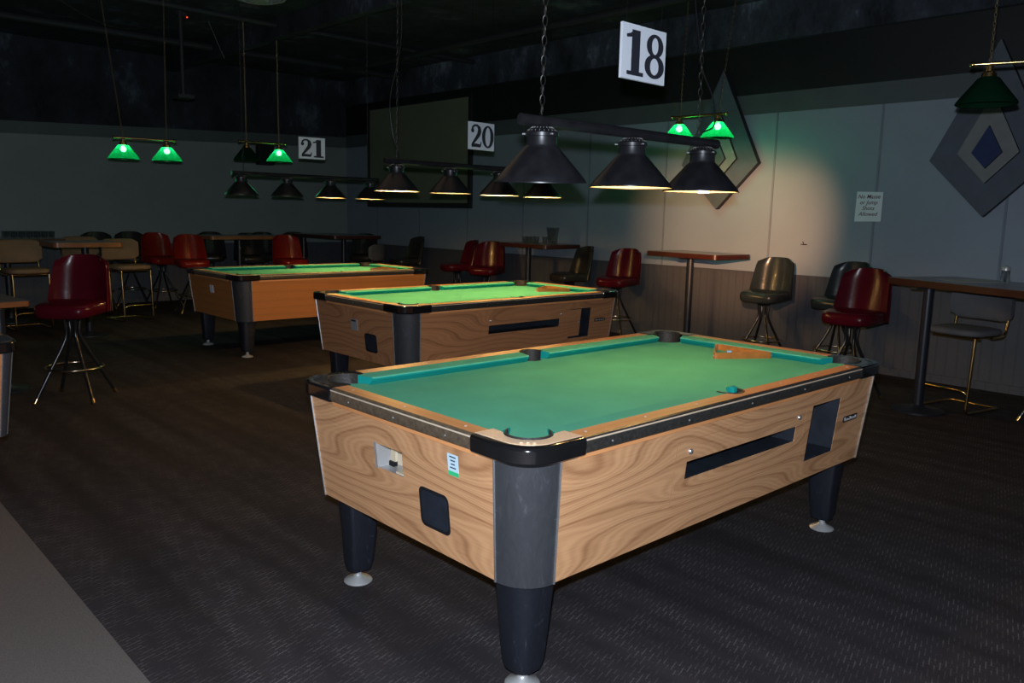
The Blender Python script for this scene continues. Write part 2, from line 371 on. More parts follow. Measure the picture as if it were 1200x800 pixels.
# wall seams (battens) of the panelling, and baseboards
for i, y in enumerate([-1.6, -.43, .746, 1.849, 2.915, 4.268, 5.444, 6.629, 7.814, 8.992, 10.17]):
    b = BM(); box(b, XW - .007, XW, y - .010, y + .010, .876, 2.50); struct('trim_%d' % (10 + i), b, 'seam', smooth=False)
b = BM(); box(b, XW - .035, XW - .018, YF, YW, 0, .07); struct('baseboard_right', b, 'bead', smooth=False)
b = BM(); box(b, XB, XW, YW - .035, YW - .018, 0, .07); struct('baseboard_left', b, 'bead', smooth=False)

# ceiling clutter: beams, pipes
for i, (x0, x1, y, z, r) in enumerate([(-4, 6.2, 9.4, 3.50, .045), (-4, 6.2, 7.6, 3.52, .03)]):
    b = BM(); tube(b, [(x0 + (x1 - x0) * k / 12, y, z + .004 * math.sin(k * 2)) for k in range(13)], r, 10)
    tag(obj('ceiling_pipe', b, 'pipe'), ['thick black pipe running under the ceiling nearest the left wall', 'thinner black pipe under the ceiling behind the round diffuser'][i], 'pipe')
b = BM(); tube(b, [(5.2, -3 + k * 1.1, 3.48 + .01 * math.sin(k * 1.7)) for k in range(13)], .04, 10)
tag(obj('ceiling_pipe', b, 'pipe'), 'black pipe under the ceiling parallel to the panelled right wall', 'pipe')
b = BM(); box(b, 3.2, 3.32, -4.9, 11.0, 3.38, 3.595); tag(obj('ceiling_beam', b, 'rough_black', smooth=False), 'black beam across the ceiling above the pool tables', 'beam')
b = BM(); box(b, 0.2, .32, 2, 11.0, 3.42, 3.595); tag(obj('ceiling_beam', b, 'rough_black', smooth=False), 'black beam across the ceiling at the upper left', 'beam')
b = BM(); tube(b, [(1.2 + .1 * k, 8.6, 3.598 - .20 * math.sin(PI * k / 12)) for k in range(13)], .006, 6)
tag(obj('loose_cable', b, 'chain'), 'thin loose cable sagging under the black ceiling at upper left', 'cable')
b = BM(); tube(b, [(2.75 + .03 * k, 8.4, 3.598 - .065 * k) for k in range(7)], .004, 6)
tag(obj('loose_cable', b, 'chain'), 'short cable end dangling from the ceiling beside the smoke detector', 'cable')
# smoke detector with a red led
t_ = thing('smoke_detector', 'small ceiling smoke detector with a red light', 'detector', (2.35, 8.2, 3.6))
b = BM(); lathe(b, [(0, -.055), (.05, -.055), (.075, -.035), (.08, 0)], 24); obj('body', b, 'pipe', t_)
b = BM(); bmesh.ops.create_uvsphere(b, u_segments=8, v_segments=6, radius=.007, matrix=Matrix.Translation((.045, -.055, -.05))); obj('led', b, 'led', t_)
# round ceiling diffuser
t_ = thing('ceiling_diffuser', 'round pale metal air diffuser in the black ceiling', 'air vent', (2.54, 6.68, 3.6))
b = BM(); lathe(b, [(.31, 0), (.31, -.02), (.27, -.06), (.25, -.06), (.26, -.02)], 40); obj('outer_ring', b, 'ceil_metal', t_)
b = BM(); lathe(b, [(.21, -.03), (.19, -.085), (.17, -.085), (.18, -.03)], 40); obj('middle_ring', b, 'ceil_metal', t_)
b = BM(); lathe(b, [(.001, -.10), (.11, -.10), (.12, -.09), (.12, -.03), (.001, -.03)], 32); obj('centre_disc', b, 'ceil_metal', t_)
b = BM(); lathe(b, [(.001, -.012), (.26, -.012)], 32); obj('backing', b, 'pipe', t_)
for k in range(28):
    pass
# drop pole with plate
t_ = thing('ceiling_drop_pole', 'dark pole hanging from the ceiling with a square bottom plate', 'pole', (2.26, 8.0, 3.6))
b = BM(); tube(b, [(0, 0, 0), (0, 0, -.93)], .022, 12); obj('pole', b, 'pipe', t_)
b = BM(); box(b, -.09, .09, -.09, .09, -.97, -.93); obj('plate', b, 'pipe', t_, smooth=False)

# ------------------------------------------------------------------ pool tables
TL, TW, H = 2.25, 1.236, .80
ZB, ZT = .356, .752
def inset(z): return .018 + (.058 - .018) * (ZT - z) / (ZT - ZB)
def frames():   # four sides: (origin, along, inward, length, near_end_is_wide)
    return [((0, 0), (1, 0), (0, 1), TL), ((0, TW), (0, -1), (1, 0), TW), ((TL, 0), (0, 1), (-1, 0), TW), ((TL, TW), (-1, 0), (0, -1), TL)]
def side_pt(fr, s, d, z):
    o, a, n, ln = fr
    return (o[0] + a[0] * s + n[0] * d, o[1] + a[1] * s + n[1] * d, z)
def post_d(corner, z):
    u = (ZT - z) / (ZT - ZB)
    return (.150 + .027 * u) if corner == 0 else (.062 + .028 * u)
# corner ids: 0=(0,0) 1=(L,0) 2=(L,W) 3=(0,W); side i start/end corners
SIDE_C = {0: (0, 1), 1: (3, 0), 2: (1, 2), 3: (2, 3)}
def panel(bm, si, holes, rim=.002):
    fr = frames()[si]; ln = fr[3]; c0, c1 = SIDE_C[si]
    zs = sorted({ZB, ZT} | {h[2] for h in holes} | {h[3] for h in holes})
    ss = sorted({h[0] for h in holes} | {h[1] for h in holes})
    cols = [None] + ss + [None]
    def S(i, z):
        if i == 0: return post_d(c0, z)
        if i == len(cols) - 1: return ln - post_d(c1, z)
        return cols[i]
    def inhole(i, z0, z1):
        if i == 0 or i == len(cols) - 2: return False
        for h in holes:
            if h[0] <= cols[i] + 1e-6 and cols[i + 1] <= h[1] + 1e-6 and h[2] <= z0 + 1e-6 and z1 <= h[3] + 1e-6: return True
        return False
    V = {}
    def vert(i, z):
        k = (i, z)
        if k not in V: V[k] = bm.verts.new(side_pt(fr, S(i, z), inset(z), z))
        return V[k]
    for z0, z1 in zip(zs[:-1], zs[1:]):
        for i in range(len(cols) - 1):
            if inhole(i, z0, z1): continue
            bm.faces.new((vert(i, z0), vert(i + 1, z0), vert(i + 1, z1), vert(i, z1)))
    for h in holes:
        q = [(h[0], h[2]), (h[1], h[2]), (h[1], h[3]), (h[0], h[3])]
        a = [bm.verts.new(side_pt(fr, s, inset(z), z)) for s, z in q]; c = [bm.verts.new(side_pt(fr, s, inset(z) + rim, z)) for s, z in q]
        for k in range(4): bm.faces.new((a[k], a[(k + 1) % 4], c[(k + 1) % 4], c[k]))
def recess(bm, si, h, depth, mi=0, e=.002):
    fr = frames()[si]; s0, s1, z0, z1 = h[0] - e, h[1] + e, h[2] - e, h[3] + e
    q = [(s0, z0), (s1, z0), (s1, z1), (s0, z1)]
    a = [bm.verts.new(side_pt(fr, s, inset(z) + .0015, z)) for s, z in q]; c = [bm.verts.new(side_pt(fr, s, depth, z)) for s, z in q]
    for k in range(4): bm.faces.new((a[k], a[(k + 1) % 4], c[(k + 1) % 4], c[k]))
    bm.faces.new(c).material_index = 1 if mi else 0
def raised(bm, si, s0, s1, z0, z1, t=.002, r=.0, off=0.):
    """thin plate sitting on a side panel"""
    fr = frames()[si]
    pl = rrect(s0, s1, z0, z1, r) if r else [(s0, z0), (s1, z0), (s1, z1), (s0, z1)]
    a = [bm.verts.new(side_pt(fr, s, inset(z) - off - t, z)) for s, z in pl]; c = [bm.verts.new(side_pt(fr, s, inset(z) - off + .0005, z)) for s, z in pl]
    bm.faces.new(a); bm.faces.new(c[::-1])
    for k in range(len(pl)): bm.faces.new((a[k], a[(k + 1) % len(pl)], c[(k + 1) % len(pl)], c[k]))
PC = .128; PR = .068     # corner pocket centre offset and radius
SP = (.100, .052)        # side pocket
def corner_map(c):
    return {0: lambda p: (p[0], p[1]), 1: lambda p: (TL - p[0], p[1]), 2: lambda p: (TL - p[0], TW - p[1]), 3: lambda p: (p[0], TW - p[1])}[c]
def pool_table(name, label, loc, kind):
    T = thing(name, label, 'pool table', loc, 0., 'coin operated pool tables')
    wood = {'first': 'oak', 'second': 'oak_b', 'third': 'oak_c'}[kind]
    slot = (.785, 1.530, .548, .611); tall = (1.650, 1.895, .437, .678); coin = (.612, .762, .564, .649)
    h0 = [slot, tall] if kind != 'third' else []
    coin_s = (TW - coin[1], TW - coin[0], coin[2], coin[3])
    h1 = [coin_s] if kind == 'first' else []
    b = BM()
    panel(b, 0, h0); panel(b, 1, h1); panel(b, 2, []); panel(b, 3, [])
    prism(b, [(.17, .17), (TL - .17, .17), (TL - .17, TW - .17), (.17, TW - .17)], ZB + .002, ZB + .012)
    for si in range(4):   # bottom lip
        fr = frames()[si]; c0, c1 = SIDE_C[si]
        q = [side_pt(fr, post_d(c0, ZB), inset(ZB), ZB), side_pt(fr, fr[3] - post_d(c1, ZB), inset(ZB), ZB), side_pt(fr, fr[3] - .15, .18, ZB), side_pt(fr, .15, .18, ZB)]
        b.faces.new([b.verts.new(p) for p in q])
    cab = obj('cabinet', b, wood, T, smooth=False)
    # recess liners
    if kind != 'third':
        b = BM(); recess(b, 0, slot, .17); obj('ball_tray', b, 'navy_rec', T, smooth=False)
        b = BM(); recess(b, 0, tall, .20)
        box(b, 1.66, 1.885, .05, .19, .439, .452)
        obj('ball_return', b, 'navy_rec', T, smooth=False)
        b = BM(); raised(b, 0, .715, 1.600, .462, .4635, .0006); raised(b, 0, .715, 1.600, .6885, .69, .0006)
        raised(b, 0, .715, .7165, .4635, .6885, .0006); raised(b, 0, 1.5985, 1.600, .4635, .6885, .0006)
        obj('access_panel_edge', b, 'groove', T, smooth=False)
        for s in (.796, 1.541):
            b = BM(); bmesh.ops.create_uvsphere(b, u_segments=12, v_segments=8, radius=.011, matrix=Matrix.Translation((s, inset(.645), .647))); obj('lock', b, 'silver', T)
        b = BM(); raised(b, 0, 1.955, 2.085, .556, .582, .004, .006); pl = obj('nameplate', b, 'nameplate', T)
        b = BM()
        for k, (w, hh) in enumerate([(.012, .02), (.010, .014), (.010, .012), (.008, .018), (.012, .014), (.010, .013), (.010, .018)]):
            s = 1.962 + k * .0168; raised(b, 0, s, s + w, .562, .562 + hh * .8, .003, .003, off=.004)
        obj('raised_letters', b, 'silver_dull', pl)
    if kind == 'second':
        b = BM(); raised(b, 0, 1.655, 1.79, .445, .672, .001, off=-.010); d = obj('door', b, wood, T, smooth=False)
        b = BM(); bmesh.ops.create_uvsphere(b, u_segments=10, v_segments=6, radius=.009, matrix=Matrix.Translation((1.765, inset(.56) + .002, .565))); obj('door_lock', b, 'silver', d)
    if kind == 'first':
        b = BM(); recess(b, 1, coin_s, .11, 1)
        obj('coin_box', b, ['silver_dull', 'beige'], T, smooth=False)
        fr = frames()[1]
        b = BM()
        box(b, .065, .075, .70, .725, .59, .645); box(b, .04, .10, .62, .66, .566, .572)
        obj('coin_mechanism', b, 'beige', T, smooth=False)
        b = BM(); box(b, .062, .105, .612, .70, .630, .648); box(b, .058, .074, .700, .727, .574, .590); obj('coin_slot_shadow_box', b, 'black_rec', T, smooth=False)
        b = BM()
        raised(b, 1, coin_s[0] - .012, coin_s[0] + .001, coin_s[2] - .006, coin_s[3] + .004, .001)
        obj('coin_frame', b, 'silver_dull', T, smooth=False)
        b = BM(); raised(b, 1, TW - .368, TW - .318, .652, .709, .0008); st = obj('sticker', b, 'stick_blue', T, smooth=False)
        b = BM(); raised(b, 1, TW - .368, TW - .318, .640, .654, .0009); obj('green_strip', b, 'stick_green', st, smooth=False)
        b = BM()
        for k, (w, x) in enumerate([(.030, .01), (.022, .014), (.018, .016), (.028, .01)]): raised(b, 1, TW - .368 + x, TW - .368 + x + w, .698 - k * .0115, .702 - k * .0115, .0012)
        obj('printed_lines', b, 'ink', st, smooth=False)
    elif kind == 'second':
        b = BM(); raised(b, 1, TW - .70, TW - .61, .566, .648, .003); cp = obj('coin_plate', b, 'silver_dull', T, smooth=False)
        b = BM(); raised(b, 1, TW - .69, TW - .63, .630, .642, .004); obj('coin_slot', b, 'black_rec', cp, smooth=False)
    else:
        b = BM(); raised(b, 1, TW - .68, TW - .60, .590, .665, .003); obj('coin_plate', b, 'white', T, smooth=False)
    if kind != 'third':
        b = BM(); raised(b, 1, TW - .530, TW - .380, .428, .562, .002, .022); vf = obj('vent_rim', b, 'black_rec', T)
        b = BM(); raised(b, 1, TW - .518, TW - .388, .440, .552, .003, .018); obj('vent_opening', b, 'navy_rec', vf)
    # corner posts with silver edge strips
    for c in range(4):
        mp = corner_map(c); b = BM(); rings = []
        for k in range(7):
            z = ZB - .004 + (ZT - ZB) * k / 6; z = min(z, ZT); d = post_d(c, z); i = inset(z) - .001; r = d - i
            pts = [mp((d - r * math.cos(a), d - r * math.sin(a))) for a in [PI / 2 * q / 14 for q in range(15)]]
            pts = [(p[0], p[1], z) for p in pts] + [(*mp((d + .02, d + .02)), z)]
            rings.append(pts)
        loft(b, rings); o = obj('corner_post', b, 'post_metal', T, ang=50)
        b = BM()
        for sgn in (0, 1):
            pts = []
            for z in (ZB - .002, ZT):
                d = post_d(c, z); i = inset(z) - .003; p = (d, i) if sgn else (i, d); pts.append((*mp(p), z))
            tube(b, pts, .0035, 6)
        obj('edge_strip', b, 'silver', o)
    # legs and feet
    for c in range(4):
        mp = corner_map(c); b = BM(); rings = []
        for z, a0, s in ((ZB + .004, .085, .135), (.20, .098, .115), (.09, .104, .10), (.055, .112, .085)):
            a1 = a0 + s; r = s * .42
            out = arc(a0 + r, a0 + r, r, PI, 1.5 * PI, 6) + arc(a1 - .012, a0 + .012, .012, -PI / 2, 0, 2) + arc(a1 - .02, a1 - .02, .02, 0, PI / 2, 3) + arc(a0 + .012, a1 - .012, .012, PI / 2, PI, 2)
            rings.append([(*mp(p), z) for p in out])
        loft(b, rings); lg = obj('leg', b, 'leg_black', T, ang=50)
        cc = mp((.155, .155)); b = BM(); lathe(b, [(.001, 0), (.052, 0), (.055, .004), (.050, .010), (.020, .022), (.014, .030), (.014, .06)], 28, cc); obj('foot', b, 'silver_dull', lg)
    # bed cloth with pocket cut-outs
    b = BM(); d0 = .10; out = []
    g = .050
    def cut(c):
        mp = corner_map(c); A = arc(PC, PC, PR + .004, 0, PI / 2, 8)
        A = [(PC + PR, d0)] + [p for p in A] + [(d0, PC + PR)]
        return [mp(p) for p in A]
    out += cut(0)[::-1] if False else []
    c0 = cut(0); c1 = cut(1); c2 = cut(2); c3 = cut(3)
    out = c0[::-1] + [(TL / 2 - SP[1], d0)] + arc(TL / 2, SP[0], SP[1], PI, 0, 8)[1:-1] + [(TL / 2 + SP[1], d0)] + c1 + c2[::-1] + [(TL / 2 + SP[1], TW - d0)] + arc(TL / 2, TW - SP[0], SP[1], 0, -PI, 8)[1:-1] + [(TL / 2 - SP[1], TW - d0)] + c3
    prism(b, out, .745, .765); obj('bed_cloth', b, 'felt', T, smooth=False)
    # cushions
    prof = [(.073, .7995), (.146, .7965), (.152, .792), (.151, .786), (.134, .7655), (.073, .7655)]
    def cushion(si, s0, s1, e0, e1):
        fr = frames()[si]; b = BM(); rings = []
        for s, e in ((s0, e0), (s1, -e1)):
            rings.append([side_pt(fr, s + e * (d - .073) / .077, d, z) for d, z in prof])
        loft(b, rings); 
        b.normal_update(); bmesh.ops.recalc_face_normals(b, faces=b.faces)
        for f in b.faces:
            if f.normal.z > .6: f.material_index = 1
        o = obj('cushion', b, ['cushion', 'felt'], T, smooth=False)
    for si in (0, 3):
        cushion(si, .194, TL / 2 - .050, .035, .016); cushion(si, TL / 2 + .050, TL - .194, .016, .035)
    for si in (1, 2): cushion(si, .194, TW - .194, .035, .035)
    # wooden rails
    for si in range(4):
        fr = frames()[si]; ln = fr[3]; b = BM()
        pl = [(.225, .012), (ln - .225, .012), (ln - .225, .074)]
        if si in (0, 3):
            h = math.sqrt(SP[1] ** 2 - (SP[0] - .074) ** 2); a = math.atan2(.074 - SP[0], h)
            pl += [(ln / 2 + SP[1] * math.cos(t), SP[0] + SP[1] * math.sin(t)) for t in [a + (-PI - 2 * a) * k / 10 for k in range(11)]]
        pl += [(.225, .074)]
        q = [side_pt(fr, s, d, 0)[:2] for s, d in pl]
        prism(b, q, .735, .80); rl = obj('rail', b, 'rail_x' if si in (0, 3) else 'rail_y', T, smooth=False)
        # sights
        b = BM()
        for k in range(1, 8 if si in (0, 3) else 4):
            if si in (0, 3) and k == 4: continue
            s = ln * k / (8 if si in (0, 3) else 4); p = side_pt(fr, s, .045, 0); lathe(b, [(.001, .8006), (.0045, .8006), (.0045, .80)], 8, (p[0], p[1]))
        obj('sights', b, 'white', rl)
        # metal trim
        b = BM(); rings = []
        for s in (.20, ln - .20): rings.append([side_pt(fr, s, d, z) for d, z in [(.013, .8005), (.004, .798), (0, .791), (-.002, .785), (0, .756), (.004, .751), (.018, .751)]])
        loft(b, rings); tr = obj('rail_trim', b, 'trim' if si in (0, 3) else 'bronze', T, ang=25)
        b = BM(); tube(b, [side_pt(fr, .232, -.0005, .7915), side_pt(fr, ln - .232, -.0005, .7915)], .0026, 6); obj('trim_bead', b, 'bead_cream', tr)  # thin tube painted as the highlight along the trim edge
        b = BM(); n = 5 if si in (0, 3) else 3
        for k in range(n):
            s = .35 + (ln - .7) * k / (n - 1); bmesh.ops.create_uvsphere(b, u_segments=8, v_segments=6, radius=.004, matrix=Matrix.Translation(side_pt(fr, s, -.001, .770)))
        obj('trim_screws', b, 'screw', tr)
    # corner caps and pockets
    for c in range(4):
        mp = corner_map(c); R = .095; e = -.007
        ring = [(.235, e)] + [(.235, .088), (PC + PR * .95, .088)] + arc(PC, PC, PR, -.50, -PI - PI / 2 + .50 + PI * 0, 12)
        a0 = math.asin((.088 - PC) / PR); a1 = -PI / 2 - (PI / 2 - abs(a0)) if False else None
        st = -math.acos(min(1, (.088 - PC) / -PR)) 
        # arc from angle A (on line y=.088, right side) clockwise round the corner side to the line x=.088
        A = -math.asin((PC - .088) / PR); Bn = -PI - (-PI / 2 - A) - 0 if False else -(PI / 2 + math.acos((PC - .088) / PR) + 0)
        A0 = -math.asin((PC - .088) / PR)               # right
        A1 = -(PI - math.acos((PC - .088) / PR))        # point where x = .088 on lower side
        A1 = -2 * PI + (PI - math.acos((PC - .088) / PR))  # upper point where x = .088
        ring = [(e + R, e)] + [(.235, e), (.235, .088)] + [(PC + PR * math.cos(t), PC + PR * math.sin(t)) for t in [A0 + (A1 - A0) * k / 14 for k in range(15)]] + [(.088, .235), (e, .235)] + arc(e + R, e + R, R, PI, 1.5 * PI, 8)[:-1]
        b = BM(); prism(b, [mp(p) for p in ring], .747, .8015); cp = bevel(obj('corner_cap', b, 'chrome_dark', T, ang=40), .010, 3, 50)
        i = .014
        ring2 = [(i + R, i)] + [(.231, i), (.231, .084)] + [(PC + (PR + .005) * math.cos(t), PC + (PR + .005) * math.sin(t)) for t in [A0 - .07 + (A1 - A0 + .14) * k / 14 for k in range(15)]] + [(.084, .231), (i, .231)] + arc(i + R, i + R, R, PI, 1.5 * PI, 8)[:-1]
        b = BM(); prism(b, [mp(p) for p in ring2], .8010, .8026); pl = obj('cap_plate', b, 'cap_plate' if c == 0 else 'cap_dark', cp, smooth=False)  # near plate takes the copy with the lamp reflection in its colour
        b = BM()
        for (x, y) in ((.040, .066), (.053, .053), (.066, .040)):
            q = mp((x, y)); lathe(b, [(.0075, .8026), (.008, .8038), (.0055, .8038), (.005, .8026)], 12, q)
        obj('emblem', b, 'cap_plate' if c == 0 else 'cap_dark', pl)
        # pocket liner: open half cup
        b = BM(); t0, t1 = (PI / 2 + .35), (2 * PI - .35)
        ang = [t0 + (t1 - t0) * k / 16 for k in range(17)]
        rr = PR - .001; h = .807
        rings = [[(*mp((PC + r * math.cos(a), PC + r * math.sin(a))), z) for a in ang] for r, z in ((rr - .002, .70), (rr - .002, h), (rr + .002, h + .001), (rr + .002, .74))]
        loft(b, rings, closed=False)
        lathe(b, [(.001, .70), (rr, .70)], 16, mp((PC, PC)))
        obj('pocket', b, 'pocket', T)
    for sgn in (0, 1):
        b = BM(); cy = SP[0] if sgn == 0 else TW - SP[0]
        ang = [(PI - .25) + (PI + .5) * k / 14 for k in range(15)]
        if sgn: ang = [-a for a in ang]
        rings = [[(TL / 2 + r * math.cos(a), cy + r * math.sin(a), z) for a in ang] for r, z in ((SP[1] - .003, .70), (SP[1] - .003, .802), (SP[1] + .006, .8025), (SP[1] + .006, .799))]
        loft(b, rings, closed=False); lathe(b, [(.001, .70), (SP[1], .70)], 16, (TL / 2, cy))
        obj('side_pocket', b, 'pocket', T)
    return T

T1 = pool_table('pool_table', 'nearest oak pool table with teal green cloth and scuffed grey corner post', (0, 0, 0), 'first')
T2 = pool_table('pool_table', 'middle oak pool table behind the nearest one, hanging lamps lit over it', (1.656, 2.892, 0), 'second')
T3 = pool_table('pool_table', 'farthest pool table with a plain orange-brown side and a small white plate', (1.802, 5.745, 0), 'third')
T0 = dup(T3, (-2.855, 2.72, 0), 0, 'pool table at the left edge of which only one grey corner shows', 'coin operated pool tables')

# ------------------------------------------------------------------ triangle racks and chalk
def rack(pts, z, label):
    P = [Vector(p) for p in pts]; c = sum(P, Vector((0, 0))) / 3
    t = thing('triangle_rack', label, 'ball rack', (c.x, c.y, z), 0, 'wooden triangle racks on the pool tables')
    def rounded(off, rr):
        Q = []
        cc = [p - c for p in P]
        a = sum((cc[0].x * 0,), 0)
        for i in range(3):
            v = cc[i] * (1 - off / (cc[i].length * .5)); pr_ = cc[i - 1] * (1 - off / (cc[i - 1].length * .5)); nx = cc[(i + 1) % 3] * (1 - off / (cc[(i + 1) % 3].length * .5))
            s = v + (pr_ - v).normalized() * rr; e = v + (nx - v).normalized() * rr
            for k in range(6):
                u = k / 5; Q.append(s * (1 - u) ** 2 + v * 2 * u * (1 - u) + e * u * u)
        return Q
    A = rounded(0, .03); B = rounded(.009, .024)
    b = BM(); rings = [[(p.x, p.y, 0) for p in A], [(p.x, p.y, .030) for p in A], [(p.x, p.y, .030) for p in B], [(p.x, p.y, 0) for p in B]]
    rings.append(rings[0]); vs = loft(b, rings, True, False); bmesh.ops.remove_doubles(b, verts=b.verts, dist=1e-6)
    obj('rack_frame', b, 'rackwood', t, ang=40)
    b = BM()
    for p in A[2:3] + A[8:9] + A[14:15]: bmesh.ops.create_uvsphere(b, u_segments=6, v_segments=4, radius=.003, matrix=Matrix.Translation((p.x, p.y, .015)))
    obj('corner_pins', b, 'silver_dull', t)
rack([(1.825, .625), (2.090, .455), (2.090, .785)], .7652, 'wooden triangle rack on the nearest table with chalk inside it')
rack([(3.45, 3.47), (3.735, 3.31), (3.74, 3.63)], .7652, 'wooden triangle rack on the middle pool table')
rack([(3.50, 6.13), (3.79, 5.99), (3.79, 6.32)], .7652, 'wooden triangle rack on the farthest pool table')
t_ = thing('chalk_cube', 'small pale blue and pink cue chalk cube inside the nearest rack', 'chalk', (1.99, .640, .7652), .6)
b = BM(); box(b, -.011, .011, -.011, .011, 0, .022); obj('chalk_block', b, 'chalk', t_, smooth=False)
b = BM(); box(b, .011, .026, -.011, .011, 0, .021); obj('paper_wrapper', b, 'chalkw', t_, smooth=False)
b = BM(); box(b, -.012, .012, -.010, .010, 0, .022)
t_ = tag(bevel(obj('chalk_cube', b, 'cushion', None, smooth=False, loc=(1.105, .068, .8005)), .003, 2), 'teal cue chalk cube on the wooden rail beside the near side pocket', 'chalk')

# ------------------------------------------------------------------ billiard lamps
def lamp_proto():
    """one shade with its parts, local origin on the bar axis"""
    root = bpy.data.objects.new('lamp_shade', None)
    b = BM(); Z0 = -.012
    prof = [(.165, -.212), (.160, -.200), (.150, -.188), (.066, -.094), (.056, -.086), (.054, -.080), (.054, -.052), (.060, -.050), (.060, -.038), (.057, -.037), (.046, -.026), (.030, -.018), (.012, -.014), (.008, 0)]
    lathe(b, prof, 40); s = obj('lamp_shade', b, 'lampmetal', None, ang=50)
    b = BM(); lathe(b, [(.1635, -.2115), (.158, -.199), (.148, -.187), (.064, -.093), (.050, -.088), (.001, -.088)], 40); obj('white_lining', b, 'shade_in', s, ang=50)
    b = BM(); lathe(b, [(.1665, -.213), (.1665, -.209), (.163, -.209), (.163, -.213), (.1665, -.213)], 40); obj('rim', b, 'lampmetal', s)
    b = BM()
    for k in range(3):
        a = 2 * PI * k / 3 + .3; tube(b, [(.056 * math.cos(a), .056 * math.sin(a), -.044), (.070 * math.cos(a), .070 * math.sin(a), -.044)], .003, 6)
    obj('thumb_screws', b, 'silver_dull', s)
    b = BM()
    for k in range(20):
        a = 2 * PI * k / 20; tube(b, [(.052 * math.cos(a), .052 * math.sin(a), -.0325), (.034 * math.cos(a), .034 * math.sin(a), -.0195)], .0016, 4)
    obj('cap_vents', b, 'silver_dull', s)
    return s
LS = lamp_proto()
first_used = [False]
def warm_light(x, y, z, power, parent):
    l = bpy.data.lights.new('bulb_light', 'POINT'); l.energy = power; l.color = (1, .57, .18); l.shadow_soft_size = .022
    o = bpy.data.objects.new('bulb_light', l); COL.objects.link(o); o.location = (x, y, z); o.parent = parent
def billiard_lamp(label, xs, y, z, x0, x1, lit, chains, cord=None, tilt=None):
    t = thing('billiard_lamp', label, 'hanging lamp', (x0, y, z), 0, 'black metal billiard lamps over the tables')
    b = BM(); rings = []
    tube(b, [(0, 0, 0), (x1 - x0, 0, 0)], .020, 16); obj('bar', b, 'lampmetal', t, ang=50)
    for i, x in enumerate(xs):
        if not first_used[0]: s = LS; first_used[0] = True
        else: s = dup(LS, None, None, None, None, t)
        s.parent = t; s.location = (x - x0, 0, 0)
        s.rotation_euler = tilt[i] if tilt else (0, 0, 0)
        b = BM(); bmesh.ops.create_uvsphere(b, u_segments=14, v_segments=10, radius=.026, matrix=Matrix.Translation((0, 0, -.125)))
        tube(b, [(0, 0, -.088), (0, 0, -.105)], .013, 10)
        bo = obj('bulb', b, 'bulb_warm' if lit[i] else 'bulb_off', s)
        if lit[i]:
            bo.visible_shadow = True
            warm_light(0, 0, -.178, lit[i], s)
    for (cx, ctx) in chains:
        b = BM(); chain(b, cx - x0, 0, .04, ZC - z, .0085, .019, .0015, ctx - x0, 0)
        obj('chain', b, 'chain', t)
    if cord:
        b = BM(); tube(b, fillet([(p[0] - x0, p[1] - y, p[2] - z) for p in cord], .15, 6), .0035, 6); obj('power_cord', b, 'stool_black', t)
    return t
WB = 24.
billiard_lamp('nearest black billiard lamp with three cone shades on one bar', [.640, 1.150, 1.640], .62, 1.750, .535, 1.745, [0, WB * .24, WB * .24], [(.637, .66), (1.60, 1.56)],
              [(1.55, .70, 3.59), (1.56, .66, 2.4), (1.63, .64, 2.05), (1.70, .62, 1.95), (1.70, .60, 1.82), (1.60, .60, 1.79)], [(.034, -.033, 0), (0, 0, 0), (0, 0, 0)])
billiard_lamp('black four shade billiard lamp over the middle table', [2.035, 2.535, 3.045, 3.545], 3.512, 1.782, 1.93, 3.65, [WB * 1.25, WB * .2, WB, WB], [(2.04, 2.05), (3.50, 3.50)],
              [(2.10, 3.54, 3.59), (2.10, 3.54, 2.6), (1.97, 3.52, 2.2), (2.0, 3.51, 1.95), (2.07, 3.51, 1.81)])
billiard_lamp('farthest black four shade billiard lamp with only two shades lit', [2.16, 2.655, 3.165, 3.67], 6.365, 1.765, 2.065, 3.78, [0, 0, WB * .9, WB * .9], [(2.186, 2.187), (3.64, 3.64)])

# ------------------------------------------------------------------ green glass double lamps
def green_shade(lit, parent, x):
    b = BM(); n = 64; prof = [(.145, -.215), (.150, -.210), (.143, -.196), (.052, -.076), (.042, -.070)]
    rings = []
    for j, (r, z) in enumerate(prof):
        rings.append([((r * (1 + (.020 if i % 2 else -.014) * (1 if 0 < j < 4 else .3))) * math.cos(2 * PI * i / n), (r * (1 + (.020 if i % 2 else -.014))) * math.sin(2 * PI * i / n), z) for i in range(n)])
    loft(b, rings, True, False); s = obj('glass_shade', b, 'green_lit' if lit else 'green_off', parent, ang=60); s.location = (x, 0, 0)
    b = BM(); lathe(b, [(.001, -.012), (.020, -.014), (.022, -.040), (.036, -.050), (.040, -.074), (.034, -.078), (.001, -.078)], 20); obj('brass_fitter', b, 'brass', s)
    b = BM(); bmesh.ops.create_uvsphere(b, u_segments=14, v_segments=10, radius=.030, matrix=Matrix.Translation((0, 0, -.112))); obj('bulb', b, 'bulb_green' if lit else 'bulb_off', s)
    if lit:
        l = bpy.data.lights.new('bulb_light', 'POINT'); l.energy = lit * .35; l.color = (1, .9, .7); l.shadow_soft_size = .03
        o = bpy.data.objects.new('bulb_light', l); COL.objects.link(o); o.location = (0, 0, -.15); o.parent = s
        l = bpy.data.lights.new('added_green_glow', 'POINT'); l.energy = lit; l.color = (.05, 1, .40); l.shadow_soft_size = .05  # added green light below the rim for the glow through the glass
        o = bpy.data.objects.new('added_green_glow', l); COL.objects.link(o); o.location = (0, 0, -.235); o.parent = s
    return s
